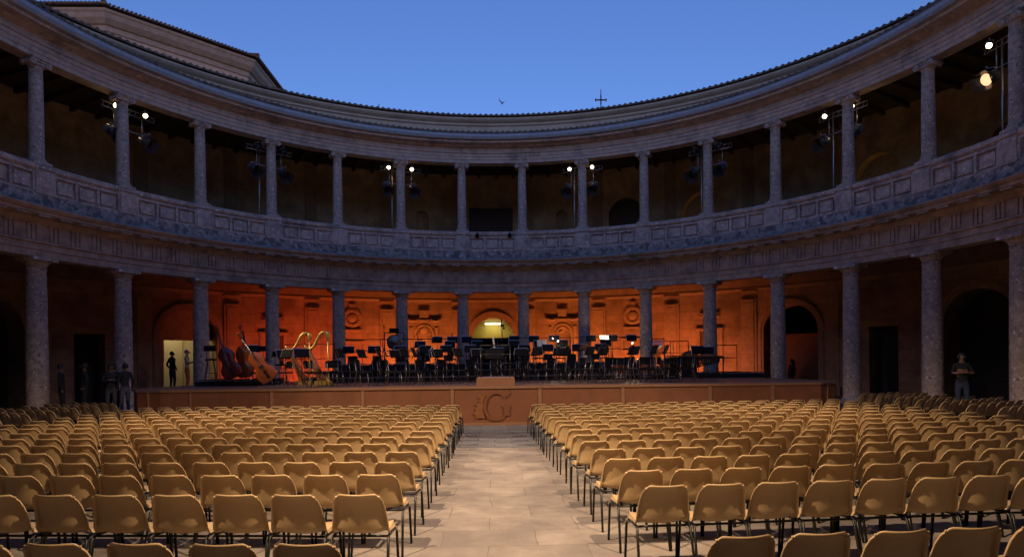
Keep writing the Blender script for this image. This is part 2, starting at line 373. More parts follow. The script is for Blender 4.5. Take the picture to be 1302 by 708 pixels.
# arch surrounds, pilasters, medallions, niche hoods on the lower wall
def wall_T(th, r, z): return Matrix.Translation(pol(r, th, z)) @ Matrix.Rotation(-th, 4, 'Z')   # local x = along wall to the right, -y = towards courtyard
def arch_band(b, hw, zs, wdt, T, z0=.25, prj=.07):
    pts_o = [(-(hw+wdt), z0)]+[(-(hw+wdt)*cos(pi*k/20), zs+(hw+wdt)*sin(pi*k/20)) for k in range(21)]+[(hw+wdt, z0)]
    pts_i = [(-hw, z0)]+[(-hw*cos(pi*k/20), zs+hw*sin(pi*k/20)) for k in range(21)]+[(hw, z0)]
    n = len(pts_o); vs = []
    for (x, z) in pts_o: vs += [(x, .03, z), (x, -prj, z)]
    for (x, z) in pts_i: vs += [(x, .03, z), (x, -prj, z)]
    fs = []
    for i in range(n-1):
        o0, o1 = 2*i, 2*i+2; i0, i1 = 2*n+2*i, 2*n+2*i+2
        fs += [(o0, o1, o1+1, o0+1), (i0, i0+1, i1+1, i1), (o0+1, o1+1, i1+1, i0+1)]
    b.add(vs, fs, 0, False, T)
for td in (0, 45, -45, 67, -67, 90, -90): b = MB(); arch_band(b, 1.25 if td == 0 else 1.32, 3.38, .30, wall_T(rad(td), RW-.02, 0)); arch_band(b, 1.43, 3.38, .14, wall_T(rad(td), RW-.045, 0), prj=.08); b.build('arch_surround', M['trim'], palace)
for k in range(-9, 9):
    b = MB(); th = rad((k+.5)*11.25)
    T = wall_T(th, RW-.01, 0)
    b.box((0,-.04,2.85), (.52,.14,4.5), T=T); b.box((0,-.03,2.85), (.78,.08,4.5), T=T)
    b.box((0,-.06,5.0), (.62,.16,.08), T=T); b.box((0,-.06,4.86), (.56,.14,.05), T=T); b.box((0,-.08,.45), (.66,.22,.4), T=T)
    b.box((0,-.05,5.47), (.8,.08,.10), T=T)
    b.build('pilaster', M['trim'], palace)
for s in (-1, 1):
    b = MB(); T = wall_T(rad(s*22.2), RW, 4.55)
    Rx = T @ Matrix.Rotation(pi/2, 4, 'X')
    b.lathe([(.30,.02),(.36,.10),(.40,.06),(.47,.12),(.53,.05),(.55,-.03)], n=40, T=Rx)
    b.lathe([(.0,.10),(.16,.09),(.28,.04),(.30,-.02)], n=32, T=Rx)
    b.box((0,-.05,.66), (.34,.14,.18), T=T); b.box((0,-.06,-.70), (1.0,.16,.08), T=T)
    b.box((0,-.04,-1.35), (1.3,.12,.10), T=T); b.box((0,-.03,-2.0), (1.3,.10,.10), T=T); b.box((-.62,-.03,-1.68), (.10,.10,.6), T=T); b.box((.62,-.03,-1.68), (.10,.10,.6), T=T)
    b.build('round_medallion', M['trim'], palace); b = MB()
    # shell niche: fluted hood and swan-neck ledge above
    T = wall_T(rad(s*11.1), RW, 3.62)
    arch_band(b, .46, 0, .12, T, z0=-1.2, prj=.06)
    for j in range(9):
        a = pi*(j+.5)/9
        b.tube([(0,.33,.02), (.24*cos(a),.26,.24*sin(a)), (.43*cos(a),.0,.43*sin(a))], [.02,.05,.07], 6, T=T)
    for sx in (-1, 1):
        b.tube([(sx*.30,-.10,.90),(sx*.55,-.12,.78),(sx*.85,-.12,.82),(sx*.98,-.1,.98)], [.05,.08,.09,.05], 8, T=T)
        b.box((sx*.72,-.03,-.4), (.16,.10,1.6), T=T)
    b.box((0,-.08,.80), (.9,.18,.10), T=T); b.box((0,-.05,1.15), (.5,.12,.34), T=T); b.box((0,-.08,1.36), (.62,.18,.08), T=T); b.box((0,-.06,-1.34), (1.3,.2,.12), T=T)
    b.build('shell_niche_hood', M['trim'], palace); b = MB()
    # bay with plain framed panel
    T = wall_T(rad(s*33.75), RW, 2.75)
    for sx in (-1, 1): b.box((sx*.60,-.04,0), (.16,.12,1.6), T=T)
    b.box((0,-.06,.86), (1.5,.2,.12), T=T); b.box((0,-.05,-.85), (1.5,.16,.1), T=T)
    b.box((0,-.04,1.55), (1.1,.12,.08), T=T); b.tube([(-.5,-.08,1.75),(-.2,-.1,1.62),(.2,-.1,1.62),(.5,-.08,1.75)], .06, 8, T=T)
    b.build('framed_wall_panel', M['trim'], palace)
# rooms behind the openings
def room(name, td, hw, h, depth, mt, z0=.25, ceil=None):
    T = wall_T(rad(td), RW, 0); b = MB(); d0 = .98
    for (c, d) in (((0,depth+.05,z0+h/2),(2*hw+.2,.1,h)), ((-hw-.05,(d0+depth)/2,z0+h/2),(.1,depth-d0,h)), ((hw+.05,(d0+depth)/2,z0+h/2),(.1,depth-d0,h)), ((0,(d0+depth)/2,z0+h+.05),(2*hw+.2,depth-d0+.1,.1)), ((0,(depth)/2,z0-.05),(2*hw+.2,depth,.1))):
        b.box(c, d, T=T)
    return b.build(name, mt, palace)
room('passage_room', 0, 1.6, 4.6, 3.2, M['passage'])
room('lobby_room', -45, 1.6, 4.5, 3.0, M['lobby'])
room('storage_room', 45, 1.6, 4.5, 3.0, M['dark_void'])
b = MB()
T = wall_T(rad(-45), RW+.55, 0)
# transom closing the arch over the lobby door, with a brown partition at its left
b.box((0,0,3.95), (2.66,.08,1.5), T=T); b.box((-1.14,0,1.75), (.38,.08,2.9), T=T)
b.build('lobby_transom', M['trim'], palace)
b = MB()
T = wall_T(rad(45), RW+.5, 0)
b.box((.2,0,1.75), (2.2,.08,2.95), T=T)
b.build('timber_screen', mat('reddish_timber_screen', (.20,.085,.045), .6, .15, 3), palace)
b = MB()
T = wall_T(rad(0), RW+3.1, 0)
b.box((0,-.12,4.42), (1.05,.06,.06), T=T); b.build('tube_light', M['tube_lamp'], palace)
b = MB(); T = wall_T(rad(-45), RW+2.9, 0)
b.box((-.7,0,2.3), (.02,.03,4.0), T=T); b.box((.75,0,2.3), (.02,.03,4.0), T=T); b.build('panel_joint', M['trim'], palace)
b = MB(); T = wall_T(rad(-45.9), RW+2.88, 0)
b.box((0,0,2.75), (.42,.03,1.1), T=T); b.box((0,-.02,2.55), (.22,.02,.3), mi=1, T=T); b.build('framed_poster', [M['door_dark'], M['trim']], palace)
for k in range(-9, 9):
    b = MB(); th = rad((k+.5)*11.25); T = wall_T(th, RW-.01, 0); b.box((0,-.03,10.1), (.6,.08,5.3), T=T); b.build('upper_pilaster', M['wall_up'], palace)

# columns (parts of the palace, each with base, capital)
def lower_column():
    b = MB(); prof = []
    for i in range(15):
        t = i/14; r = .312-.045*(t**1.7); prof.append((r, .50+4.52*t))
    prof = [(.335,.46)]+prof+[(.285,5.04),(.285,5.08),(.268,5.09)]
    b.lathe(prof, n=28); sh = b.mesh('lower_column', M['column'])
    b = MB(); b.lathe([(.30,.25),(.42,.25),(.43,.30),(.42,.36),(.37,.39),(.345,.44),(.33,.465)], n=28); b.box((0,0,.235), (.92,.92,.05))
    ba = b.mesh('column_base', M['column'])
    b = MB(); b.lathe([(.268,5.085),(.275,5.17),(.30,5.18),(.31,5.22),(.37,5.28),(.40,5.31),(.40,5.32),(.1,5.325)], n=28); b.box((0,0,5.38), (.84,.84,.115))
    ca = b.mesh('column_capital', M['column']); return sh, ba, ca
def upper_column():
    b = MB(); prof = [(.24,8.62)]
    for i in range(13):
        t = i/12; prof.append((.222-.032*(t**1.6), 8.66+2.82*t))
    prof += [(.20,11.49),(.20,11.53)]
    b.lathe(prof, n=24); sh = b.mesh('upper_column', M['column'])
    b = MB(); b.box((0,0,8.44), (.60,.60,.08)); b.lathe([(.28,8.48),(.30,8.51),(.28,8.545),(.245,8.56),(.25,8.59),(.265,8.61),(.23,8.625)], n=24)
    ba = b.mesh('column_base', M['column'])
    b = MB(); b.lathe([(.19,11.53),(.24,11.57),(.26,11.63),(.2,11.64)], n=24); b.box((0,0,11.775), (.60,.56,.068)); b.box((0,0,11.71), (.54,.46,.07))
    for sx in (-1, 1):
        b.tube([(sx*.25,-.26,11.64),(sx*.25,-.10,11.64),(sx*.25,.10,11.64),(sx*.25,.26,11.64)], [.10,.075,.075,.10], 14)
        for sy in (-1, 1): b.tube([(sx*.25,sy*.255,11.64),(sx*.25,sy*.285,11.64)], .035, 10)
    ca = b.mesh('column_capital', M['column']); return sh, ba, ca
LC, UC = lower_column(), upper_column()
# measured spacing differs from bay to bay by a few centimetres
DTH = {-6.5:-.25,-5.5:-.2,-4.5:-.1,3.5:-.05,4.5:0,5.5:.1,6.5:.25,7.5:.25}
for k in range(-9, 9):
    kk = k+.5; th = rad(kk*11.25+DTH.get(kk, 0)*.5)
    for name, (sh, ba, ca) in (('lower_column', LC), ('upper_column', UC)):
        o = bpy.data.objects.new(name, sh); COL.objects.link(o); o.parent = palace; o.location = pol(RC if name[0] == 'l' else RC-.06, th); o.rotation_euler.z = -th
        for nm, me in (('column_base', ba), ('column_capital', ca)):
            c = bpy.data.objects.new(nm, me); COL.objects.link(c); c.parent = o

# ------------------------------------------------------------------ ground
b = MB(); b.add([(-300,-300,0),(300,-300,0),(300,300,0),(-300,300,0)], [(0,1,2,3)]); tag(b.build('ground', M['ground']), kind='structure')
def disc(name, r0, r1, z, mt, n=96):
    b = MB()
    if r0 == 0: b.add([pol(r1, 2*pi*k/n, z) for k in range(n)], [tuple(range(n))[::-1]])
    else:
        b.add([pol(r, 2*pi*k/n, z) for r in (r0, r1) for k in range(n)], [(k, n+k, n+(k+1) % n, (k+1) % n) for k in range(n)])
        b.add([pol(r0, 2*pi*k/n, zz) for zz in (0.002, z) for k in range(n)], [(k, n+k, n+(k+1) % n, (k+1) % n) for k in range(n)])
    return tag(b.build(name, mt), kind='structure')
disc('courtyard_paving', 0, 14.62, .004, M['paving'])
disc('gallery_pavement', 14.6, 24.2, .25, M['gallery_floor'])
b = MB(); b.add([(-2.6,-2.2,.008),(2.9,-2.2,.008),(2.9,3.1,.008),(-2.6,3.1,.008)], [(0,1,2,3)]); tag(b.build('dark_slab_path', M['paving_dark']), kind='structure')
b = MB()
b.lathe([(.0,.012),(.72,.012),(.74,.018),(.80,.018),(.80,.009)], n=40)
for k in range(-6, 7):
    w = sqrt(max(.01, .7**2-(k*.105)**2)); b.box((k*.105,0,.021), (.035,2*w,.012))
g = b.build('drain_grating', mat('worn_grating_iron', (.13,.12,.12), .6, .3, 9), loc=(.05,.25,0)); tag(g, 'round iron drain grating set in the dark slabs before the stage', 'drain grating')

# ------------------------------------------------------------------ chapel roofline beyond the courtyard
chapel = empty('octagonal_chapel', (-27.8,33.7,.35), 0, 'tall pale octagonal building with tiled roof rising behind the courtyard', 'building')
ap = 11.2; R8 = ap/cos(pi/8)
def octa(b, r, z, ph=pi/8): return [(r*cos(ph+k*pi/4), r*sin(ph+k*pi/4), z) for k in range(8)]
def octring(name, prof, mt):
    b = MB(); b.add([p for r, z in prof for p in octa(b, r/cos(pi/8), z)], [(i*8+k, i*8+(k+1) % 8, (i+1)*8+(k+1) % 8, (i+1)*8+k) for i in range(len(prof)-1) for k in range(8)]); return b.build(name, mt, chapel)
octring('wall', [(10.55,0),(10.55,22.1)], M['attic'])
octring('cornice', [(10.55,22.05),(10.65,22.1),(10.65,22.4),(10.8,22.45),(11.05,22.7),(11.12,22.97),(11.2,23.05),(11.2,23.2),(10.9,23.25)], mat('chapel_cornice_stone', (.40, .335, .27), .9, .2, 3, .4))
b = MB()
for k in range(8):
    a0 = pi/8+k*pi/4; am = a0+pi/8; side = 2*11.45*math.tan(pi/8); nt_ = 40
    n_ = Vector((cos(am), sin(am), 0)); t_ = Vector((-sin(am), cos(am), 0))
    for j in range(nt_):
        x = (j+.5)/nt_*side-side/2; L_ = 11.35*(1-abs(x)/(side/2))*.98
        p0 = n_*11.45+t_*x+Vector((0,0,23.36)); p1 = p0-n_*max(.15, L_)+Vector((0,0,max(.15, L_)*.20))
        b.tube([p0, p1], .085, 6)
    q = [n_*11.4+t_*(-side/2), n_*11.4+t_*(side/2)]
    b.add([q[0]+Vector((0,0,23.27)), q[1]+Vector((0,0,23.27)), (0,0,25.55)], [(0,1,2)])
    c = Vector((cos(a0), sin(a0), 0)); b.tube([c*(11.45/cos(pi/8))+Vector((0,0,23.45)), Vector((0,0,25.75))], .16, 8)
b.build('roof', M['tile'], chapel)

# roof ornaments
w = empty('iron_cross', (6.35,20.2,15.7), 0, 'tall iron cross with a vane standing on the far roof', 'cross')
b = MB(); b.tube([(0,0,0),(0,0,1.95)], [.035,.02], 8); b.build('pole', M['iron'], w)
b = MB(); b.box((0,0,1.35), (.62,.05,.07)); b.box((0,0,1.35), (.07,.05,.55)); 
for sx in (-1, 1): b.box((sx*.31,0,1.35), (.05,.05,.16))
b.build('cross_arms', M['iron'], w)
b = MB(); b.prism([(-.22,.86),(.05,.80),(.26,.90),(.05,.96)], -.01, .01); b.build('vane', M['iron'], w)
b = MB(); b.lathe([(.06,0),(.04,.3),(.1,.34),(.14,.44),(.10,.54),(.03,.58),(.02,.85)], n=12)
tag(b.build('roof_finial', M['iron'], loc=(-6.3,19.6,15.72)), 'small ball finial on the roof edge, beyond the harps', 'finial')
# swift in the sky
bird = empty('bird', (.7,22,17.6), rad(20), 'small dark bird flying over the far roof', 'bird')
b = MB()
vs = [(0,.28,0),(.05,.12,.03),(.06,-.05,.03),(.02,-.25,0),(0,-.32,0),(-.02,-.25,0),(-.06,-.05,.03),(-.05,.12,.03),(0,.1,-.05),(0,-.08,-.05),(0,.02,.06)]
b.add(vs, [(0,1,10),(1,2,10),(2,3,10),(3,4,10),(4,5,10),(5,6,10),(6,7,10),(7,0,10),(0,8,1),(1,8,9,2),(2,9,3),(3,9,4),(4,9,5),(5,9,6),(6,9,8,7),(7,8,0)], 0, True)
for s in (-1, 1):
    b.add([(s*.03,.10,.02),(s*.22,.10,.16),(s*.34,-.10,.34),(s*.18,-.02,.14),(s*.04,-.06,.02),(s*.03,.02,-.01)], [(0,1,3,4),(1,2,3),(0,4,5),(0,5,3,1)])
b.build('body', M['iron'], bird); bird.scale = (.75,.75,.75)

# ------------------------------------------------------------------ stage
stage = empty('stage_platform', (0,3.1,0), 0, 'long low stage faced with reddish plywood panels', 'stage')
out = [(-10.1,3.1),(10.1,2.95),(10.75,3.35),(11.35,4.6),(11.2,8.0),(10.2,11.0),(9.6,11.6),(-9.6,11.6),(-10.4,11.0),(-11.5,8.0),(-11.6,4.4),(-10.9,3.3)]
cov = out
Tm = Matrix.Translation((0,-3.1,0))
b = MB(); n = len(out)
b.add([(x,y,z) for z in (.01,1.12) for x, y in out], [(i, (i+1) % n, n+(i+1) % n, n+i) for i in range(n)], 0, False, Tm); b.build('front_panel', M['stage_ply'], stage)
b = MB(); o2 = [(x*1.003, y-.03 if y < 5 else y) for x, y in out]
b.add([(x,y,z) for z in (1.122,1.2) for x, y in o2], [(i, (i+1) % n, n+(i+1) % n, n+i) for i in range(n)]+[tuple(range(n, 2*n)), tuple(range(n))[::-1]], 0, False, Tm); b.build('stage_top', M['stage_top'], stage)
b = MB()
yf = lambda x: 3.1-.15*(x+10.1)/20.2
b.box((0,3.0-.0,1.16), (20.2,.03,.07), rz=-.0074, T=Tm); b.box((0,2.99,.05), (20.2,.04,.09), rz=-.0074, T=Tm); b.build('edge_strip', M['stage_strip'], stage)
for px in (-9.2,-6.75,-4.0,-1.28,1.4,3.95,6.65,8.6): b = MB(); b.box((px, yf(px)-.012, .60), (.10 if abs(px) < 9 else .05,.022,1.03), T=Tm); b.build('joint_strip', M['stage_strip'], stage)
for (x, y, rz) in ((10.42,3.13,.55),(11.1,3.95,1.1),(-10.52,3.18,-.25),(-11.25,3.85,-1.0)): b = MB(); b.box((x,y,.60), (.06,.03,1.03), rz=rz, T=Tm); b.build('joint_strip', M['stage_strip'], stage)
# carved emblem: an open ring with serif, a diamond, and pointed rays at its left
e = empty('emblem_hub', (.07,-.105,.62)); e.name = 'emblem'; e.parent = stage
bpy.data.objects.remove(e)
def arcpts(cx, cz, ro, ri, a0, a1, n=28):
    o = [(cx+ro*cos(a0+(a1-a0)*k/n), cz+ro*sin(a0+(a1-a0)*k/n)) for k in range(n+1)]
    i = [(cx+ri*cos(a1-(a1-a0)*k/n), cz+ri*sin(a1-(a1-a0)*k/n)) for k in range(n+1)]
    return o, i
b = MB(); ro, ri = .46, .385; a0, a1 = rad(38), rad(322); nn = 36; vs = []
cx, cz = .0, .64
for k in range(nn+1):
    a = a0+(a1-a0)*k/nn; wv = .03*sin(pi*k/nn)
    for (r, y) in ((ro,-.0),(ro,-.010),(ri-wv,-.010),(ri-wv,0)): vs.append((cx+r*.86*cos(a), y, cz+r*sin(a)))
fs = [(4*k+j, 4*k+(j+1) % 4, 4*(k+1)+(j+1) % 4, 4*(k+1)+j) for k in range(nn) for j in range(4)]+[(0,1,2,3),(4*nn+3,4*nn+2,4*nn+1,4*nn)]
b.add(vs, fs)
b.prism([(.20,.66),(.44,.66),(.40,.52),(.42,.36),(.32,.34),(.24,.44),(.26,.56)], -.010, 0, T=Matrix.Identity(4))
b.prism([(.33,.92),(.45,1.04),(.33,1.16),(.21,1.04)][::-1], -.009, 0)
b.build('emblem', M['emblem'], stage, loc=(.05, 2.99-3.1, -.05))
b = MB()
b.prism([(-.33,.98),(-.56,.94),(-.46,.86),(-.54,.80),(-.44,.76),(-.64,.72),(-.56,.64),(-.64,.58),(-.60,.50),(-.70,.44),(-.60,.36),(-.62,.28),(-.34,.28),(-.40,.5),(-.40,.76)], -.009, 0)
b.build('emblem_ray', M['emblem_light'], stage, loc=(.05, 2.99-3.1, -.05))
# black skirt / access platform behind at the left
b = MB(); b.box((-13.0,12.2,.55), (5.0,4.2,.6)); b.box((-9.5,12.9,.7), (2.4,2.4,.9))
tag(b.build('access_platform', M['black_cloth']), 'black draped platform behind the basses, before the lit doorway', 'platform')

# risers
def riser(x0, x1, y0, y1, top, label, th_skip=None):
    e = empty('stage_riser', ((x0+x1)/2,y0,1.2), 0, label, 'riser', 'black risers at the back of the stage')
    b = MB(); b.box((0,(y1-y0)/2,(top-1.2)/2-.03), (x1-x0-.02,y1-y0-.02,top-1.2-.06)); b.build('skirt', M['black_cloth'], e)
    b = MB(); b.box((0,(y1-y0)/2,top-1.2-.025), (x1-x0,y1-y0,.05)); b.build('deck', M['black'], e)
    b = MB(); b.box((0,-.012,top-1.2-.03), (x1-x0,.02,.035)); b.build('deck_edge', M['lamp_metal'], e)
    return e
riser(-7.6, 7.6, 9.2, 10.9, 1.42, 'lowest wide black riser across the stage')
riser(-7.3, 8.4, 10.92, 12.6, 1.66, 'middle black riser behind the lowest one')
riser(-7.2, 7.4, 12.62, 14.3, 1.95, 'highest black riser under the long railing')
riser(-10.6, -8.2, 6.4, 8.6, 1.42, 'small black riser under the double basses')
riser(8.42, 11.2, 9.6, 12.4, 1.42, 'low black step platform at the marimba end')
riser(7.42, 9.3, 12.45, 14.0, 1.72, 'short black riser beyond the marimba')

def railing(x0, x1, y, z0, z1, label, posts=None):
    L = x1-x0; e = empty('guard_railing', ((x0+x1)/2,y,z0), 0, label, 'railing', 'black guard railings behind the orchestra')
    b = MB(); h = z1-z0
    b.tube([(-L/2,0,h),(L/2,0,h)], .02, 8); b.build('top_rail', M['black_gloss'], e)
    b = MB(); b.tube([(-L/2,0,h*.52),(L/2,0,h*.52)], .016, 8); b.build('mid_rail', M['black_gloss'], e)
    for i in range((posts or max(2, int(L/1.9)+1))):
        k = (posts or max(2, int(L/1.9)+1)); x = -L/2+L*i/(k-1)
        b = MB(); b.tube([(x-.06 if 0 < i < k-1 else x,0,0),(x-.06 if 0 < i < k-1 else x,0,h)], .018, 8)
        if 0 < i < k-1: b.tube([(x+.06,0,0),(x+.06,0,h)], .018, 8)
        b.build('post', M['black_gloss'], e)
    return e
railing(-7.2, 7.45, 14.25, 1.95, 3.12, 'long black railing along the highest riser', 9)
railing(-9.6, -7.35, 13.2, 1.5, 2.88, 'shorter black railing left of the harps', 3)
railing(7.75, 9.35, 13.9, 1.72, 2.88, 'short black railing above the marimba end', 3)
railing(9.9, 11.1, 12.35, 1.42, 2.62, 'dim black railing by the far right arch', 2)

# conductor's podium, rail, desk
pod = empty('conductor_podium', (.05,3.45,1.2), 0, 'low pine podium at the front edge of the stage', 'podium')
b = MB(); b.prism([(-.60,.0),(.60,.0),(.60,.22),(.58,.24),(-.58,.24),(-.60,.22)], 0, 1.0); b.build('box', M['podium'], pod)
b = MB(); b.box((0,.5,.252), (1.14,.96,.022)); b.build('carpet_top', M['podium_top'], pod)
b = MB()
for x in (-.46,.46): b.tube([(x,.06,.24),(x,.06,1.26)], .022, 8)
b.tube([(-.46,.06,1.26),(.46,.06,1.26)], .022, 8); b.tube([(-.46,.06,.98),(.46,.06,.98)], .014, 8); b.build('safety_rail', M['black_gloss'], pod)

# ---------------- stage chairs and stands
def make_stage_chair():
    t = empty('orchestra_chair')
    b = MB(); b.box((0,.02,.455), (.42,.41,.05)); b.box((0,.02,.435), (.39,.38,.02)); b.build('seat', M['seat_black'], t)
    b = MB()
    pts = [(x, -.215-.02*(1-(x/.21)**2)+.0, z) for z in (.60,.66,.75,.82,.86) for x in (-.2,-.1,0,.1,.2)]
    pts = [(x*(1 if 0 < i//5 < 4 else .85), y-.06*(z-.6), z) for i, (x, y, z) in enumerate(pts)]
    f1 = [(r*5+c, r*5+c+1, (r+1)*5+c+1, (r+1)*5+c) for r in range(4) for c in range(4)]
    b.add([(x,y-.035,z) for x, y, z in pts], f1, 0, True); b.add(pts, [f[::-1] for f in f1], 0, True)
    rim = [0,1,2,3,4,9,14,19,24,23,22,21,20,15,10,5]
    b.f += [(rim[i], rim[(i+1) % 16], 25+rim[(i+1) % 16], 25+rim[i]) for i in range(16)]; b.mi += [0]*16; b.sm += [False]*16
    b.build('backrest', M['seat_black'], t)
    for sx in (-1, 1):
        b = MB(); b.tube([(sx*.19,.19,.43),(sx*.21,.24,0)], .011, 6); b.build('leg', M['dull_chrome'], t)
        b = MB(); b.tube([(sx*.19,-.23,.80),(sx*.19,-.19,.45),(sx*.21,-.27,0)], .011, 6); b.build('leg', M['dull_chrome'], t)
    return t
def make_stand(folding=False):
    t = empty('music_stand')
    b = MB(); b.tube([(0,0,.12),(0,0,1.02)], .011, 8); b.tube([(0,0,.12),(0,0,.6)], .016, 8); b.build('pole', M['black_gloss'], t)
    for k in range(3):
        a = k*2*pi/3+.5; b = MB(); b.tube([(0,0,.28),(.15*cos(a),.15*sin(a),.12),(.30*cos(a),.30*sin(a),.008)], .008, 6); b.build('leg', M['black_gloss'], t)
    b = MB(); T = Matrix.Translation((0,.03,1.08)) @ Matrix.Rotation(rad(-22), 4, 'X')
    b.box((0,0,.02), (.48,.012,.30), T=T); b.box((0,-.035,-.135), (.48,.07,.012), T=T); b.box((0,.02,0), (.1,.03,.1), T=T); b.build('desk', M['black'], t)
    b = MB(); b.box((0,-.002,.175), (.485,.018,.012), T=T); b.box((-.243,-.002,.02), (.009,.018,.30), T=T); b.build('desk_edge', M['steel'], t)
    return t
chair0 = make_stage_chair(); stand0 = make_stand(); used = {'c': False, 's': False}
def put(kind, x, y, z, rz, label, group, extra=None):
    src = chair0 if kind == 'c' else stand0
    if not used[kind]: o = src; used[kind] = True
    else: o = copy_tree(src)
    o.location = (x, y, z); o.rotation_euler.z = rz; o['label'] = label; o['category'] = 'chair' if kind == 'c' else 'music stand'; o['group'] = group
    return o
GC, GS = 'black orchestra chairs on the stage', 'black music stands on the stage'
cx0, cy0 = .05, 3.9
rows = [(2.3, 5, 'innermost', 8, 172), (3.6, 8, 'second', 2, 178), (5.0, 10, 'third', 6, 174)]
stage_items = []
for (r, n, nm, a0, a1) in rows:
    for i in range(n):
        a = rad(a1-(a1-a0)*i/(n-1)); x = cx0+r*cos(a)*1.2; y = cy0+.35+r*sin(a)*.95
        rz = atan2(-(cx0-x), (cy0-y))    # faces the podium (chair front is +Y)
        put('c', x+random.uniform(-.06,.06), y+random.uniform(-.06,.06), 1.2, rz+random.uniform(-.2,.2), f'{ORD[i]} black chair from the harps, {nm} arc round the podium', GC)
        rs = r-.62; xs = cx0+rs*cos(a-.04)*1.2; ys = cy0+.35+rs*sin(a-.04)*.95
        put('s', xs, ys, 1.2, rz+pi+random.uniform(-.25,.25), f'{ORD[i]} black music stand from the harps, {nm} arc round the podium', GS)
for i, x in enumerate((-5.9,-4.9,-3.9,-2.9,-1.9,-.9,.3,1.3,2.3,3.3,4.3)):
    put('c', x, 10.2, 1.42, pi+random.uniform(-.15,.15), f'{ORD[i]} black chair from the harps on the lowest riser', GC)
    put('s', x+random.uniform(-.15,.15), 9.55, 1.42, random.uniform(-.2,.2), f'{ORD[i]} black music stand from the harps on the lowest riser', GS)
for i, x in enumerate((-3.2,-1.9,-.7,.9,2.0,3.0,4.9)):
    put('c', x, 11.9, 1.66, pi+random.uniform(-.15,.15), f'{ORD[i]} black chair from the gong on the middle riser', GC)
    put('s', x, 11.25, 1.66, random.uniform(-.2,.2), f'{ORD[i]} black music stand from the gong on the middle riser', GS)
for i, (x, c) in enumerate(((-2.6,0),(-1.9,0),(-1.25,0),(.95,0),(1.85,1),(2.8,1),(4.5,0),(5.5,0),(6.4,0))):
    put('s', x, 12.95, 1.95-.02, random.uniform(-.12,.12), f'{ORD[i]} black music stand from the gong on the highest riser', GS)
    if c: put('c', x+.35, 13.5, 1.95, pi, f'{ORD[i-4]} black chair on the highest riser, near the passage arch', GC)
for i, x in enumerate((-5.3,-4.1,-2.9,2.7,3.8,4.9,6.0)):
    y = 4.35+.25*(i % 2); rz = atan2(x, .35)
    lab = f'{ORD[i]} from the harps in the low row along the stage edge'
    put('c', x+(.35 if x > 0 else -.35), y, 1.2, rz+random.uniform(-.5,.5), 'black chair, '+lab, GC)
    put('s', x-(.3 if x > 0 else -.3), y+.25, 1.2, rz+pi+random.uniform(-.4,.4), 'black music stand, '+lab, GS)
# bass section and harps: stands and high stools
for i, (x, y, rz) in enumerate(((-8.75,6.9,.5),(-7.35,6.0,.9),(-6.9,4.9,-.5),(-6.2,4.3,.5),(7.3,6.1,0.1),(8.0,7.2,-.3))):
    lab = ['tilted music stand standing among the double basses','music stand between the orange double bass and harps','black music stand close before the gilded harps','music stand beside the harp columns near the stage edge','tilted music stand behind the marimba','black music stand past the end of the marimba'][i]
    put('s', x, y, 1.42 if i == 0 else 1.2, rz, lab, GS)
for i, (x, y) in enumerate(((-8.35,6.3),(-7.6,6.9),(-7.0,7.6),(-6.0,7.2),(5.2,5.2),(4.6,6.4),(6.6,7.4),(-5.4,5.4))):
    lab = ['black chair behind the upright double bass neck','black chair behind the orange double bass','black chair behind the gilded harps','black chair to the right of the harps','black chair in front of the timpani','black chair left of the copper timpani','black chair between timpani and marimba','black chair just right of the front harp'][i]
    put('c', x, y, 1.2, random.uniform(2.4,3.9), lab, GC)

def stool(loc, label, rz=0):
    t = empty('bass_stool', loc, rz, label, 'stool', 'high black stools for the bass players')
    b = MB(); b.lathe([(.0,.70),(.19,.70),(.20,.73),(.19,.76),(0,.77)], n=20); b.build('seat', M['seat_black'], t)
    b = MB(); b.box((0,-.20,1.13), (.40,.05,.20)); b.tube([(-.1,-.18,.74),(-.1,-.21,1.06)], .012, 6); b.tube([(.1,-.18,.74),(.1,-.21,1.06)], .012, 6); b.build('backrest', M['seat_black'], t)
    for k in range(4):
        a = pi/4+k*pi/2; b = MB(); b.tube([(.13*cos(a),.13*sin(a),.70),(.27*cos(a),.27*sin(a),0)], .013, 6); b.build('leg', M['black_gloss'], t)
    b = MB(); b.tube([(.22*cos(t_),.22*sin(t_),.25) for t_ in [k*pi/4 for k in range(9)]], .009, 6); b.build('foot_ring', M['black_gloss'], t)
stool((-10.25,6.9,1.42), 'high black stool outermost at the bass end, against the column', .3)
stool((-8.75,7.9,1.42), 'high black stool behind the dark red double bass')
stool((-7.9,7.4,1.2), 'high black stool between the two visible bass necks', -.3)

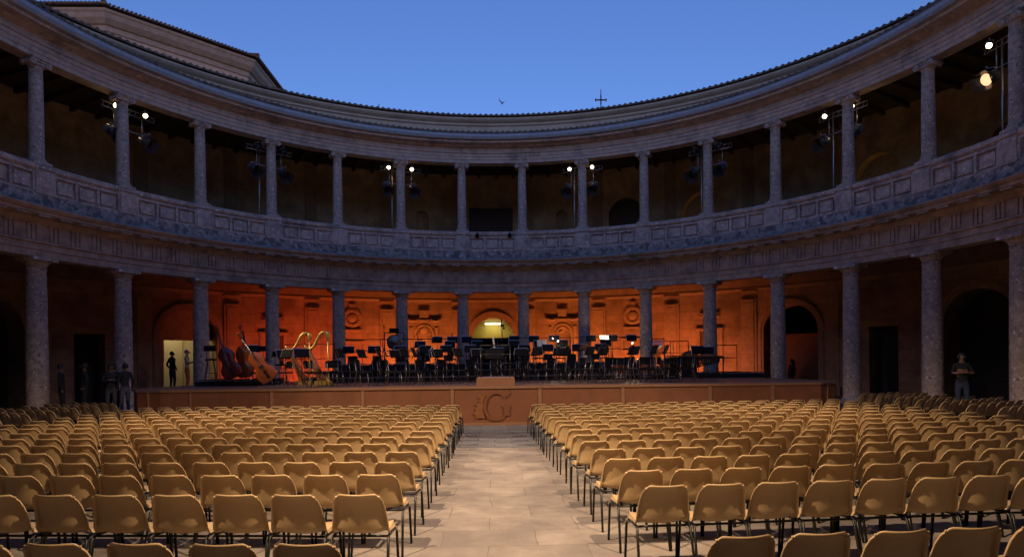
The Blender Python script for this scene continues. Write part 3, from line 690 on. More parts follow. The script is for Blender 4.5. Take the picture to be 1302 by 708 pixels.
# ---------------- double bass
def bass(loc, rotm, body_m, label):
    t = empty('double_bass', loc, 0, label, 'double bass', 'double basses resting at the end of the stage'); t.rotation_mode = 'XYZ'; t.rotation_euler = rotm
    half = [(0,0),(.20,.01),(.30,.08),(.335,.20),(.32,.34),(.25,.44),(.205,.52),(.20,.60),(.225,.68),(.255,.78),(.25,.88),(.20,.98),(.11,1.06),(.035,1.12)]
    pts = half+[(-x, z) for x, z in half[::-1] if x > 0]
    b = MB(); b.prism(pts, -.10, .10)
    # arched belly and back
    for sgn in (-1, 1):
        n = len(pts); b.add([(x*.93, sgn*.118, .02+z*.965) for x, z in pts]+[(x*.6, sgn*.14, .18+z*.68) for x, z in pts]+[(x, sgn*.10, z) for x, z in pts],
              [(i, (i+1) % n, n+(i+1) % n, n+i) if sgn < 0 else (n+i, n+(i+1) % n, (i+1) % n, i) for i in range(n)]+[(2*n+i, 2*n+(i+1) % n, (i+1) % n, i) if sgn < 0 else (i, (i+1) % n, 2*n+(i+1) % n, 2*n+i) for i in range(n)]+[tuple(range(n, 2*n))], 0, False)
    b.build('body', body_m, t)
    b = MB(); b.tube([(0,-.07,1.05),(0,-.09,1.30),(0,-.085,1.72)], [.035,.024,.02], 8); b.build('neck', body_m, t)
    b = MB(); b.box((0,-.165,1.24), (.055,.03,.86)); b.build('fingerboard', M['ebony'], t)
    b = MB(); b.tube([(0,-.085,1.72),(0,-.07,1.84),(0,-.10,1.90),(0,-.15,1.89),(0,-.155,1.84),(0,-.12,1.83)], [.028,.03,.032,.028,.022,.018], 8)
    for sx in (-1, 1):
        for z in (1.76,1.82): b.tube([(sx*.03,-.08,z),(sx*.10,-.08,z)], .008, 6)
    b.build('scroll', body_m, t)
    b = MB(); b.box((0,-.19,.50), (.14,.02,.12)); b.prism([(-.05,.05),(.05,.05),(.035,.34),(-.035,.34)], -.20, -.18); b.build('tailpiece', M['ebony'], t)
    b = MB()
    for x in (-.018,-.006,.006,.018): b.tube([(x,-.205,.32),(x*1.2,-.215,.52),(x*.7,-.185,1.66)], .0025, 4)
    b.build('strings', M['strings'], t)
    b = MB(); b.tube([(0,0,.02),(0,0,-.18)], .008, 6); b.build('endpin', M['steel'], t)
    return t
bass((-8.95,5.75,1.52), (rad(-12), rad(-20), rad(12)), M['bass_red'], 'dark red double bass leaning back, outermost on the stage')
bass((-8.85,6.55,1.5), (rad(-4), rad(7), rad(150)), M['bass_orange'], 'double bass standing behind the dark red one, only its shoulder and scroll showing')
bass((-7.55,5.3,1.42), (rad(-10), rad(-33), rad(18)), M['bass_orange'], 'orange double bass tipped on its side beside the harps')

# ---------------- harps
def harp(loc, rz, label):
    t = empty('concert_harp', loc, rz, label, 'harp', 'gilded concert harps')
    b = MB(); b.tube([(.42,0,.10),(.42,0,1.62)], [.034,.03], 12); b.lathe([(.07,.06),(.065,.14),(.04,.2),(.036,.3)], (.42,0,0), 14); b.lathe([(.03,1.52),(.055,1.60),(.075,1.70),(.08,1.80),(.05,1.86),(0,1.87)], (.42,0,0), 14); b.build('column', M['gold'], t)
    b = MB(); b.tube([(.42,0,1.76),(.33,0,1.84),(.22,0,1.84),(.12,0,1.74),(.03,0,1.56),(-.08,0,1.36),(-.22,0,1.26),(-.36,0,1.32),(-.40,0,1.40)], [.045,.06,.062,.058,.05,.045,.042,.045,.03], 10); b.build('neck', M['gold'], t)
    b = MB(); b.tube([(.20,0,.16),(.0,0,.62),(-.20,0,1.05),(-.37,0,1.36)], [.15,.115,.085,.05], 14)
    b.build('soundbox', M['harp_wood'], t)
    b = MB(); b.box((.24,0,.09), (.52,.34,.14)); 
    for x in (.02,.46):
        for y in (-.13,.13): b.lathe([(.035,0),(.04,.01),(.03,.03)], (x,y,0), 8)
    b.build('pedal_box', M['gold'], t)
    b = MB()
    for k in range(22):
        u = k/21; lo = Vector((.30-.62*u,0,.22+1.06*u)); X = lo.x+.02+.05*u
        tops = [(.42,1.76),(.33,1.80),(.22,1.79),(.12,1.69),(.03,1.52),(-.08,1.33),(-.22,1.24),(-.36,1.30)]
        z = 1.3
        for (a, za), (c, zc) in zip(tops, tops[1:]):
            if c <= X <= a: z = zc+(za-zc)*(X-c)/(a-c)
        b.tube([lo, (X,0,z)], .0018, 3, cap=False)
    b.build('strings', M['strings'], t)
    return t
harp((-6.98,6.4,1.2), rad(8), 'gilded concert harp nearer the double basses')
harp((-6.18,5.9,1.2), rad(-4), 'gilded concert harp nearer the podium')

# ---------------- percussion
t = empty('gong', (-4.55,12.9,1.95), 0, 'round grey gong hanging in its black frame on the riser', 'gong')
b = MB(); T = Matrix.Translation((0,-.03,.98)) @ Matrix.Rotation(pi/2, 4, 'X'); b.lathe([(0,.03),(.06,.03),(.08,.01),(.28,.0),(.345,-.02),(.35,-.07)], n=36, T=T); b.build('disc', M['bronze'], t)
b = MB(); 
for sx in (-1, 1): b.tube([(sx*.44,0,0),(sx*.44,0,1.42)], .02, 8); b.box((sx*.44,0,.02), (.05,.5,.04))
b.tube([(-.44,0,1.42),(.44,0,1.42)], .02, 8); b.build('frame', M['black_gloss'], t)
b = MB(); b.tube([(-.18,-.02,1.29),(-.18,0,1.41)], .004, 4); b.tube([(.18,-.02,1.29),(.18,0,1.41)], .004, 4); b.build('cord', M['black'], t)
b = MB(); b.box((0,-.06,1.50), (.44,.06,.22)); b.build('header_board', M['black'], t)
def timpano(loc, r, label):
    t = empty('timpano', loc, 0, label, 'timpani', 'copper timpani')
    b = MB(); b.lathe([(.02,.24),(r*.45,.27),(r*.8,.40),(r*.95,.56),(r,.74)], n=32); b.build('kettle', M['copper'], t)
    b = MB(); b.lathe([(0,.795),(r*.98,.79)], n=32); b.build('drumhead', M['drumhead'], t)
    b = MB(); b.lathe([(r,.73),(r+.025,.74),(r+.03,.79),(r+.01,.81),(r*.97,.80)], n=32); b.build('hoop', M['steel'], t)
    b = MB()
    for k in range(6):
        a = k*pi/3+.2; b.tube([((r+.04)*cos(a),(r+.04)*sin(a),.77),((r+.03)*cos(a),(r+.03)*sin(a),.45),(.22*cos(a),.22*sin(a),.12),(.26*cos(a),.26*sin(a),.0)], .012, 6)
    b.lathe([(.22,.10),(.25,.12),(.22,.14)], n=18); b.build('frame', M['steel'], t)
timpano((4.9,8.1,1.2), .31, 'copper timpani drum nearest the podium')
timpano((5.95,8.35,1.2), .35, 'middle copper timpani drum with bowl facing the hall')
timpano((6.85,8.2,1.2), .39, 'largest copper timpani drum nearest the marimba')
t = empty('marimba', (6.9,5.3,1.2), rad(-3), 'long marimba with dark resonator tubes on wheeled frame', 'marimba')
b = MB()
for k in range(36): x = -.86+1.72*k/35; L = .46-.20*k/35; b.box((x,-.13-.0,.87), (.042,L,.02)); 
for k in range(35):
    if k % 7 not in (2, 6): x = -.84+1.72*k/35; b.box((x,.22,.895), (.04,.40-.16*k/35,.02))
b.build('bars', M['rosewood'], t)
b = MB()
for k in range(28): x = -.84+1.66*k/27; L = .58-.40*k/27; b.tube([(x,-.1,.83),(x,-.1,.83-L)], .026, 8)
b.build('resonator_tubes', M['black_gloss'], t)
b = MB(); b.box((0,-.38,.82), (1.86,.03,.06)); b.box((0,.42,.82), (1.86,.03,.06)); b.box((-.93,0,.82), (.04,.8,.06)); b.box((.93,0,.82), (.04,.6,.06)); b.tube([(-.9,0,.25),(.9,0,.25)], .02, 8)
for sx in (-1, 1):
    b.tube([(sx*.9,-.3,.8),(sx*.9,-.3,.06)], .022, 8); b.tube([(sx*.9,.3,.8),(sx*.9,.3,.06)], .022, 8); b.tube([(sx*.9,-.34,.25),(sx*.9,.34,.25)], .02, 8)
b.build('frame', M['black_gloss'], t)
for sx in (-1, 1):
    for sy in (-1, 1): b = MB(); b.tube([(sx*.9-.02,sy*.3,.05),(sx*.9+.02,sy*.3,.05)], .05, 12); b.build('caster', M['steel'], t)
t = empty('tubular_bells', (6.75,9.6,1.42), 0, 'set of tubular bells with bright caps behind the timpani', 'tubular bells')
b = MB()
for k in range(9): x = -.20+.05*k; b.tube([(x,0,1.36),(x,0,.45+.05*k)], .016, 8)
b.build('tubes', M['steel'], t)
b = MB(); 
for sx in (-1, 1): b.tube([(sx*.27,0,0),(sx*.27,0,1.42)], .016, 8); b.box((sx*.27,0,.02), (.05,.5,.04))
b.box((0,.05,1.42), (.56,.1,.04)); b.build('frame', M['black_gloss'], t)
def bass_drum(loc, r, label):
    t = empty('bass_drum', loc, 0, label, 'drum')
    T = Matrix.Translation((0,0,r+.25)) @ Matrix.Rotation(pi/2, 4, 'X')
    b = MB(); b.lathe([(r,-.2),(r,.2)], n=32, T=T); b.lathe([(r+.02,.17),(r+.02,.21),(r*.96,.212)], n=32, T=T); b.build('drum_shell', M['door_dark'], t)
    b = MB(); b.lathe([(0,.2),(r*.96,.2)], n=32, T=T); b.lathe([(0,-.2),(r*.96,-.2)], n=32, T=T); b.build('drumhead', M['brownfelt'], t)
    b = MB()
    for sx in (-1, 1): b.tube([(sx*r*.9,-.1,r*.75),(sx*r*.6,-.15,.0)], .014, 6); b.tube([(sx*r*.9,.1,r*.75),(sx*r*.6,.15,.0)], .014, 6)
    b.build('stand', M['black_gloss'], t)
bass_drum((-3.28,13.3,1.72), .29, 'round dark drum glowing against the lit wall beside the boom microphone')
bass_drum((8.55,11.2,1.42), .34, 'dark drum beyond the marimba, before the short railing')
t = empty('domed_stand', (3.55,8.3,1.2), 0, 'brown dome on a pale stem above the stands, left of timpani', 'percussion stand')
b = MB(); b.lathe([(.17,1.19),(.19,1.24),(.18,1.33),(.13,1.41),(.06,1.45),(0,1.455)], n=20); b.lathe([(0,1.185),(.17,1.19)], n=20); b.build('dome', M['brownfelt'], t)
b = MB(); b.lathe([(.08,.62),(.085,.9),(.075,1.19)], n=14); b.build('stem', M['drumhead'], t)
b = MB()
for k in range(3): a = k*2*pi/3; b.tube([(0,0,.64),(.05*cos(a),.05*sin(a),.3),(.28*cos(a),.28*sin(a),.01)], .012, 6)
b.build('tripod', M['steel'], t)

# microphones
def mic_stand(loc, h, boom, label):
    t = empty('microphone_stand', loc, 0, label, 'microphone stand')
    b = MB(); b.tube([(0,0,.1),(0,0,h)], .011, 6); b.build('pole', M['black_gloss'], t)
    for k in range(3): a = k*2*pi/3; b = MB(); b.tube([(0,0,.2),(.3*cos(a),.3*sin(a),.01)], .009, 6); b.build('leg', M['black_gloss'], t)
    if boom: 
        bx, bz = boom; b = MB(); b.tube([(-bx*.25,0,h-bz*.25),(bx,0,h+bz)], .009, 6); b.build('boom_arm', M['black_gloss'], t)
        b = MB(); b.tube([(bx,0,h+bz),(bx+.16*(1 if bx > 0 else -1),0,h+bz-.09)], .028, 8); b.build('microphone', M['black'], t)
    else: b = MB(); b.tube([(0,0,h),(0,-.02,h+.16)], .022, 8); b.build('microphone', M['black'], t)
mic_stand((-2.58,5.3,1.2), 1.75, (.5,.52), 'boom microphone reaching up towards the lit shell niche')
mic_stand((3.55,13.2,1.95), 1.30, (-.35,.2), 'boom microphone on the highest riser beside the right shell niche')
mic_stand((-5.1,13.4,1.95), 1.65, None, 'tall slim microphone stand beside the gong')
mic_stand((-1.95,13.6,1.95), 1.25, None, 'slim microphone stand behind the stands left of the passage arch')
mic_stand((.35,11.0,1.66), 2.0, None, 'tall slim stand in front of the yellow passage arch')
t = empty('loudspeaker_stand', (.42,13.4,1.95), 0, 'small black loudspeaker on a pole in the passage arch', 'loudspeaker')
b = MB(); b.tube([(0,0,0),(0,0,1.55)], .014, 6); b.box((0,0,.01), (.3,.3,.02)); b.build('pole', M['black'], t)
b = MB(); b.box((0,0,1.72), (.16,.14,.10)); b.box((-.06,0,1.81), (.05,.12,.1)); b.box((.06,0,1.60), (.1,.12,.1)); b.build('cabinet', M['black'], t)
t = empty('conductor_desk', (.0,4.85,1.2), 0, "large dark conductor's desk with an upright white score", 'music stand')
b = MB(); b.tube([(0,0,0),(0,0,.95)], .02, 8); b.lathe([(.26,0),(.25,.03),(.03,.05)], n=20); b.build('pole', M['black'], t)
b = MB(); b.box((0,0,1.02), (.60,.02,.36), R=Matrix.Rotation(rad(-20), 3, 'X')); b.box((0,-.07,.86), (.60,.09,.02)); b.build('desk', M['black'], t)
b = MB(); b.box((.0,-.06,1.42), (.05,.02,.42), R=Matrix.Rotation(rad(-7), 3, 'Y')); b.build('score', M['paper'], t)
b = MB(); b.box((0,16.9,2.0), (3.0,.12,2.5)); b.box((0,16.86,2.0), (2.7,.04,2.2), mi=1)
tag(b.build('black_screen', [M['black'], M['black_cloth']]), 'wide black screen standing across the lit passage arch', 'screen')
# sheets and little desk lamps
def score(x, y, z, rz, label):
    b = MB(); R = Matrix.Rotation(rad(-22), 3, 'X'); b.box((-.11,0,.0), (.21,.004,.30), R=R @ Matrix.Rotation(.04, 3, 'Z')); b.box((.11,0,0), (.21,.004,.30), R=R @ Matrix.Rotation(-.04, 3, 'Z'))
    tag(b.build('sheet_music', M['paper'], loc=(x,y,z), rz=rz), label, 'sheet music', 'scores left on the stands')
def desk_lamp(x, y, z, label, power):
    t = empty('stand_lamp', (x,y,z), 0, label, 'lamp', 'little lamps clipped on the stands')
    b = MB(); b.tube([(0,.06,-.12),(0,.04,.0),(0,-.08,.04)], .006, 6); b.build('arm', M['black'], t)
    b = MB(); b.lathe([(.01,.05),(.05,0),(.052,-.01)], (0,-.08,.0), 12); b.build('hood', M['black'], t)
    b = MB(); b.lathe([(0,-.03),(.03,-.02),(.03,.0),(0,.01)], (0,-.08,-.005), 10); b.build('bulb', M['desk_lamp'], t)
    l = bpy.data.lights.new('stand_lamp_light', 'POINT'); l.energy = power; l.color = (1,.72,.42); l.shadow_soft_size = .03
    lo = bpy.data.objects.new('light', l); COL.objects.link(lo); lo.parent = t; lo.location = (0,-.08,-.06)
desk_lamp(5.1,12.75,3.12, 'bright little lamp shining on a stand left of the tubular bells', 6)
desk_lamp(2.72,12.75,3.05, 'bright little lamp on a stand beneath the right shell niche', 3)
desk_lamp(2.78,11.05,2.86, 'small lamp on a stand of the middle riser, near the passage arch', 2)
desk_lamp(5.6,9.2,2.68, 'low lamp glowing just behind the middle timpani', 5)
score(5.12,12.88,3.02,0, 'open white score under the brightest stand lamp')
score(2.1,11.2,2.76,.1, 'open score on the middle riser near the passage arch')

# ------------------------------------------------------------------ lights on trusses in the upper gallery
def make_truss():
    t = empty('lighting_truss')
    b = MB()
    for z in (-.09,.09):
        b.tube([(-1.0,0,z),(1.0,0,z)], .022, 8)
    for k in range(11): x = -1+.2*k; b.tube([(x,0,-.09),(x+(.1 if k < 10 else 0),0,.09)], .009, 5)
    b.build('truss_bar', M['truss'], t)
    b = MB(); b.tube([(-.42,.06,-4.2),(-.42,.06,.15)], .028, 8); b.tube([(.55,.06,-.75),(.55,.06,0)], .02, 8); b.tube([(-.55,-.0,-.75),(-.55,0,0)], .02, 8); b.tube([(-.7,0,-.72),(.75,0,-.72)], .018, 8); b.build('support_pole', M['truss'], t)
    return t
def lamp_body(name, r, L, lens_mat, doors):
    t = empty(name)
    T = Matrix.Rotation(0, 4, 'X')      # axis: local -Y is the beam
    Tb = Matrix.Rotation(pi/2, 4, 'X')  # lathe z -> -y
    b = MB(); b.lathe([(0,-L*.55),(r*.55,-L*.52),(r*.82,-L*.40),(r*.85,L*.1),(r,L*.15),(r,L*.5),(r*.93,L*.5),(r*.93,L*.44)], n=18, T=Tb)
    for k in range(5): b.lathe([(r*.86,-L*.32+k*.05),(r*.92,-L*.31+k*.05),(r*.86,-L*.29+k*.05)], n=18, T=Tb)
    b.build('housing', M['lamp_body'], t)
    b = MB(); b.lathe([(0,L*.47),(r*.6,L*.46),(r*.92,L*.43)], n=18, T=Tb); b.build('lens', lens_mat, t)
    b = MB(); b.tube([(-r*1.1,0,0),(-r*1.1,0,r*1.25),(0,0,r*1.5),(r*1.1,0,r*1.25),(r*1.1,0,0)], .012, 6); b.tube([(0,0,r*1.5),(0,0,r*1.5+.08)], .02, 6); b.build('yoke', M['lamp_metal'], t)
    if doors:
        b = MB()
        for k in range(4):
            a = k*pi/2; Rm = Matrix.Rotation(a, 4, 'Y')
            b.add([(-r*.8,-L*.5,r*.9),(r*.8,-L*.5,r*.9),(r*1.05,-L*.5-r*1.1,r*1.45),(-r*1.05,-L*.5-r*1.1,r*1.45)], [(0,1,2,3),(3,2,1,0)][:1], 0, False, Rm)
        b.build('barn_doors', M['lamp_body'], t)
        b = MB(); b.lathe([(r*.87,-L*.45),(r*.9,-L*.2),(r*.88,0)], n=18, T=Tb); b.build('cooling_collar', M['lamp_metal'], t)
    return t
truss0 = make_truss()
prof_on = lamp_body('profile_spotlight', .088, .46, M['lens_on'], False)
prof_off = lamp_body('profile_spotlight', .105, .46, M['lens_dim'], False)
fres = lamp_body('fresnel_spotlight', .19, .42, M['lens_dim'], True)
fres_on = lamp_body('fresnel_spotlight', .20, .42, M['lens_warm'], True)
first = set()
def inst(src):
    if src.name not in first: first.add(src.name); return src
    return copy_tree(src)
def aim(o, loc, tgt):
    d = (Vector(tgt)-Vector(loc)).normalized(); q = d.to_track_quat('-Y', 'Z'); o.rotation_mode = 'XYZ'; o.rotation_euler = q.to_euler(); o.location = loc
def spot_light(loc, tgt, energy, size=60, col=(1,.72,.42), blend=.6, soft=.06):
    l = bpy.data.lights.new('spot_beam', 'SPOT'); l.energy = energy; l.color = col; l.spot_size = rad(size); l.spot_blend = blend; l.shadow_soft_size = soft
    o = bpy.data.objects.new('spot_beam', l); COL.objects.link(o); o.location = loc
    o.rotation_mode = 'QUATERNION'; o.rotation_quaternion = (Vector(tgt)-Vector(loc)).to_track_quat('-Z', 'Y'); return o
CLN = {-7.5:'outermost left column',-5.5:'second column from the left edge',-3.5:'fourth column from the left edge',-1.5:'column left of the central door',1.5:'column right of the central door',3.5:'fourth column right of the central door',5.5:'second column from the right edge',7.5:'outermost right column'}
LIT = {-5.5,-1.5,1.5,5.5,7.5}
for kk in (-5.5,-3.5,-1.5,1.5,3.5,5.5,7.5):
    th = rad(kk*11.25); where = CLN[kk]
    sh_ = -(1 if kk > 0 else -1)*{1.5:.08,3.5:.1,5.5:.55,7.5:.6}[abs(kk)]; B = Matrix.Translation(pol(15.75, th, 11.5)) @ Matrix.Rotation(-th, 4, 'Z') @ Matrix.Translation((sh_,0,0))
    t = inst(truss0); t.location = B.translation; t.rotation_euler.z = -th
    tag(t, f'aluminium lighting truss at the upper {where}', 'lighting truss', 'lighting trusses in the upper gallery')
    Mw = B
    for i, (x, z) in enumerate(((-.60,.02),(.52,.02))):
        on = kk in LIT
        o = inst(prof_on if on else prof_off); p = Mw @ Vector((x,-.18,z+.0)); aim(o, p, (.6 if x > 0 else -.3,-13.5,.8) if on else (-3*(1 if kk > 0 else -1),5,1.5))
        tag(o, f'{"lit" if on else "unlit"} slim spotlight {"left" if i == 0 else "right"} on the truss, {where}', 'spotlight', 'slim spotlights on the upper trusses')
    for i, (x, z) in enumerate(((-.72,-.93),(.60,-.93))):
        big = (kk == 7.5 and i == 0)
        o = inst(fres_on if big else fres); p = Mw @ Vector((x,-.05,z)); aim(o, p, (0,6,2) if not big else (-4,-2,1))
        tag(o, f'{"glowing" if big else "black"} barn-door spotlight low {"left" if i == 0 else "right"} of the truss, {where}', 'spotlight', 'barn-door spotlights below the upper trusses')
for q in (prof_off, fres, prof_on, fres_on, truss0): assert q.name in first, q.name
b = MB(); 
for x in (-.75,.85): b.lathe([(.0,.0),(.09,.02),(.10,.1),(.08,.2),(0,.22)], (x,14.88,8.08), 12); b.box((x,14.92,8.34), (.04,.1,.1))
tag(b.build('parapet_floodlight', M['black']), 'pair of small black floodlights hung on the parapet below the central door', 'floodlight')

# ------------------------------------------------------------------ audience chairs
prof = [(.215,.405),(.222,.435),(.20,.458),(.12,.452),(.0,.444),(-.06,.440),(-.105,.442),(-.138,.456),(-.158,.487),(-.172,.54),(-.188,.61),(-.210,.68),(-.240,.75),(-.255,.778),(-.256,.781),(-.257,.784),(-.258,.786),(-.259,.788)]
wid = [.205,.212,.218,.226,.232,.236,.238,.239,.239,.234,.226,.215,.203,.197,.197,.197,.197,.197]
def shell_mesh(name):
    US = [-1,-.955,-.93,-.90,-.88,-.84,-.79,-.72,-.55,-.36,-.18,0,.18,.36,.55,.72,.79,.84,.88,.90,.93,.955,1]; C = len(US); P = len(prof); vs = []
    RB = {.90:.12,.93:.85,.955:1.,1:.98}; RO = {.90:0,.93:.003,.955:.009,1:.020}; RR = [0,.12,.85,1,.98]; RU = [0,0,.003,.009,.020]
    for i, ((y, z), w) in enumerate(zip(prof, wid)):
        back = min(1, max(0, (i-6)/3.)); seat = 1-back; k = max(0, i-(P-5)); top = max(0, min(1, (z-.66)/.125))
        for c in range(C):
            u = US[c]; au = abs(u); sg = 1 if u > 0 else -1; cu = u/.88 if au <= .88 else sg; rim = RB.get(au, 0)
            dep = max(rim, RR[k]) if back == 1 else rim
            x = w*.93*cu+RO.get(au, 0)*sg*(1-.3*(k > 1)); e = max(0, (abs(cu)-.72)/.28)
            x -= sg*.010*e*top**4                                # rounded upper corners
            fwd = .050*(abs(cu)**2.0); bowl = math.exp(-((i-7)/1.8)**2)
            vs.append(Vector((x, y+back*(fwd-.027*dep), z+RU[k]-back*(.024*e**2.2*top**2+.006*(1-cu*cu)*top**3)+seat*(.020*abs(cu)**3-.034*rim)+bowl*.024*abs(cu)**3)))
    F = [(i*C+c, i*C+c+1, (i+1)*C+c+1, (i+1)*C+c) for i in range(P-1) for c in range(C-1)]
    nrm = [Vector((0,0,0)) for _ in vs]
    for f in F:
        nn = (vs[f[1]]-vs[f[0]]).cross(vs[f[3]]-vs[f[0]])
        for k in f: nrm[k] += nn
    off = [v-n_.normalized()*.0045 for v, n_ in zip(vs, nrm)]
    b = MB(); b.add(vs+off, F+[tuple(k+len(vs) for k in f)[::-1] for f in F], 0, True)
    rim = [c for c in range(C)]+[i*C+C-1 for i in range(1, P)]+[(P-1)*C+c for c in range(C-2, -1, -1)]+[i*C for i in range(P-2, 0, -1)]
    n = len(rim); N0 = len(vs)
    for k in range(n): b.f.append((rim[k], N0+rim[k], N0+rim[(k+1) % n], rim[(k+1) % n])); b.mi.append(0); b.sm.append(True)
    return b
def leg_b(sx, front, n=8):
    b = MB()
    if front: b.tube([(sx*.232,.0,.430),(sx*.234,.13,.430),(sx*.238,.175,.41),(sx*.246,.215,.0)], .0125, n)
    else: b.tube([(sx*.232,.0,.430),(sx*.234,-.12,.430),(sx*.238,-.165,.41),(sx*.250,-.265,.0)], .0125, n)
    return b
def bar_b(y, n=6): b = MB(); b.tube([(-.232,y,.420),(.232,y,.420)], .011, n); return b
def clip_b(sx):
    b = MB(); b.tube([(sx*.2345,.12,.433),(sx*.237,.165,.42),(sx*.240,.185,.385)], .0145, 8); return b
sh_me = shell_mesh('s').mesh('seat_shell', M['shell'])
leg_me = [leg_b(sx, fr).mesh('leg', M['frame']) for sx in (-1, 1) for fr in (True, False)]
bar_me = [bar_b(y).mesh('cross_bar', M['frame']) for y in (-.11,.12)]
clip_me = [clip_b(sx).mesh('worn_bend', M['steel']) for sx in (-1, 1)]
# one-piece version for chairs too far off to show their parts
fb = MB()
def merge(dst, src, mi, T=None): dst.add(src.v, src.f, mi, True, T)
merge(fb, shell_mesh('s'), 0)
for sx in (-1, 1):
    for fr in (True, False): merge(fb, leg_b(sx, fr, 5), 1)
    merge(fb, clip_b(sx), 2)
for y in (-.11,.12): merge(fb, bar_b(y, 4), 1)
far_me = fb.mesh('plastic_chair', [M['shell'], M['frame'], M['steel']])

def project(p):
    X, Y, Z = p[0]-CAM[0], p[1]-CAM[1], p[2]-CAM[2]
    c, s = cos(.0284), sin(.0284); X, Y = X*c-Y*s, X*s+Y*c
    if Y < .3: return (9999, 9999)
    u, v = X/Y, Z/Y; c, s = cos(.0112), sin(.0112); u, v = u*c-v*s, u*s+v*c
    return 651+811.9*u, 463-811.9*v
slots = []
BL = rad(-4.2); BR = rad(4.2)
zl = [3.80,5.25,6.20]+[6.20+.815*k for k in range(1, 14)]
zr = [3.78,5.40,6.20]+[6.20+.80*k for k in range(1, 14)]
for side, zs, ang, x0, pitch in (('left', zl, BL, -.87, .517), ('right', zr, BR, 1.20, .508)):
    sg = -1 if side == 'left' else 1
    for r, z in enumerate(zs):
        yb = CAM[1]+z+.27
        for k in range(19):
            d = .25+pitch*k+(.012*((r*37) % 5-2) if r else 0.); lx = x0+sg*(d-.0)-(.024*(z-5.4) if sg > 0 else 0); X = lx; Y = yb+abs(sg*d)*math.tan(rad(4.2))
            if abs(X) > 9.75 or math.hypot(X, Y) > 14.2: break
            slots.append((side, r, k, X, Y, ang))
for sg in (-1, 1):
    a = rad(30); px_, py_ = cos(a)*sg, sin(a)
    for r in range(7):
        bx, by = sg*(11.2+.06*r), -2.5+1.0*r
        for k in range(0, 9):
            X, Y = bx+px_*.50*k, by+py_*.50*k
            if k < 0 and abs(X) < 10.9: continue
            if math.hypot(X, Y) > 14.35: continue
            slots.append(('outer left' if sg < 0 else 'outer right', r, k, X, Y, a*sg))
vis = []
for s_ in slots:
    q = [project((s_[3], s_[4], z)) for z in (.35,.8)]
    if -45 < q[1][0] < 1347 and q[1][1] < 728: vis.append((math.hypot(s_[3]-CAM[0], s_[4]-CAM[1]), s_))
vis.sort(key=lambda a: a[0])
print('chairs in view', len(vis))
near, far = vis[:300], vis[300:]
def chair_label(s_):
    side, r, k = s_[:3]
    if side in ('left', 'right'):
        end = 'harp-side' if side == 'left' else 'marimba-side'
        return f'ochre plastic chair {ORD[k]} from the aisle, {ORD[r]} row from the back, {end} block'
    end = 'left' if side == 'outer left' else 'right'
    return f'brownish plastic chair {ORD[k]} along the {ORD[r]} row of the slanted {end} outer block'
GA = 'rows of ochre plastic audience chairs'
def jig(s_): return (s_[3]+random.uniform(-.008,.008), s_[4]+random.uniform(-.012,.012), .006), s_[5]+random.gauss(0, .022)
for i, (d, s_) in enumerate(near):
    loc, rz = jig(s_)
    if i < 150:
        o = empty('plastic_chair', loc, rz)
        for nm, me in [('seat_shell', sh_me)]+[('leg', m) for m in leg_me]+[('cross_bar', m) for m in bar_me]+[('worn_bend', m) for m in clip_me]:
            c = bpy.data.objects.new(nm, me); COL.objects.link(c); c.parent = o
    else:
        o = bpy.data.objects.new('plastic_chair', far_me); COL.objects.link(o); o.location = loc; o.rotation_euler.z = rz
    tag(o, chair_label(s_), 'chair', GA)
fm = MB()
for d, s_ in far:
    loc, rz = jig(s_); T = Matrix.Translation(loc) @ Matrix.Rotation(rz, 4, 'Z'); o0 = len(fm.v)
    fm.v += [tuple(T @ Vector(p)) for p in fb.v]; fm.f += [tuple(k+o0 for k in f) for f in fb.f]; fm.mi += fb.mi; fm.sm += fb.sm
o = fm.build('far_audience_chairs', [M['shell'], M['frame'], M['steel']]); tag(o, 'mass of ochre plastic chairs in the rows nearest the stage', 'chairs', GA, 'stuff')

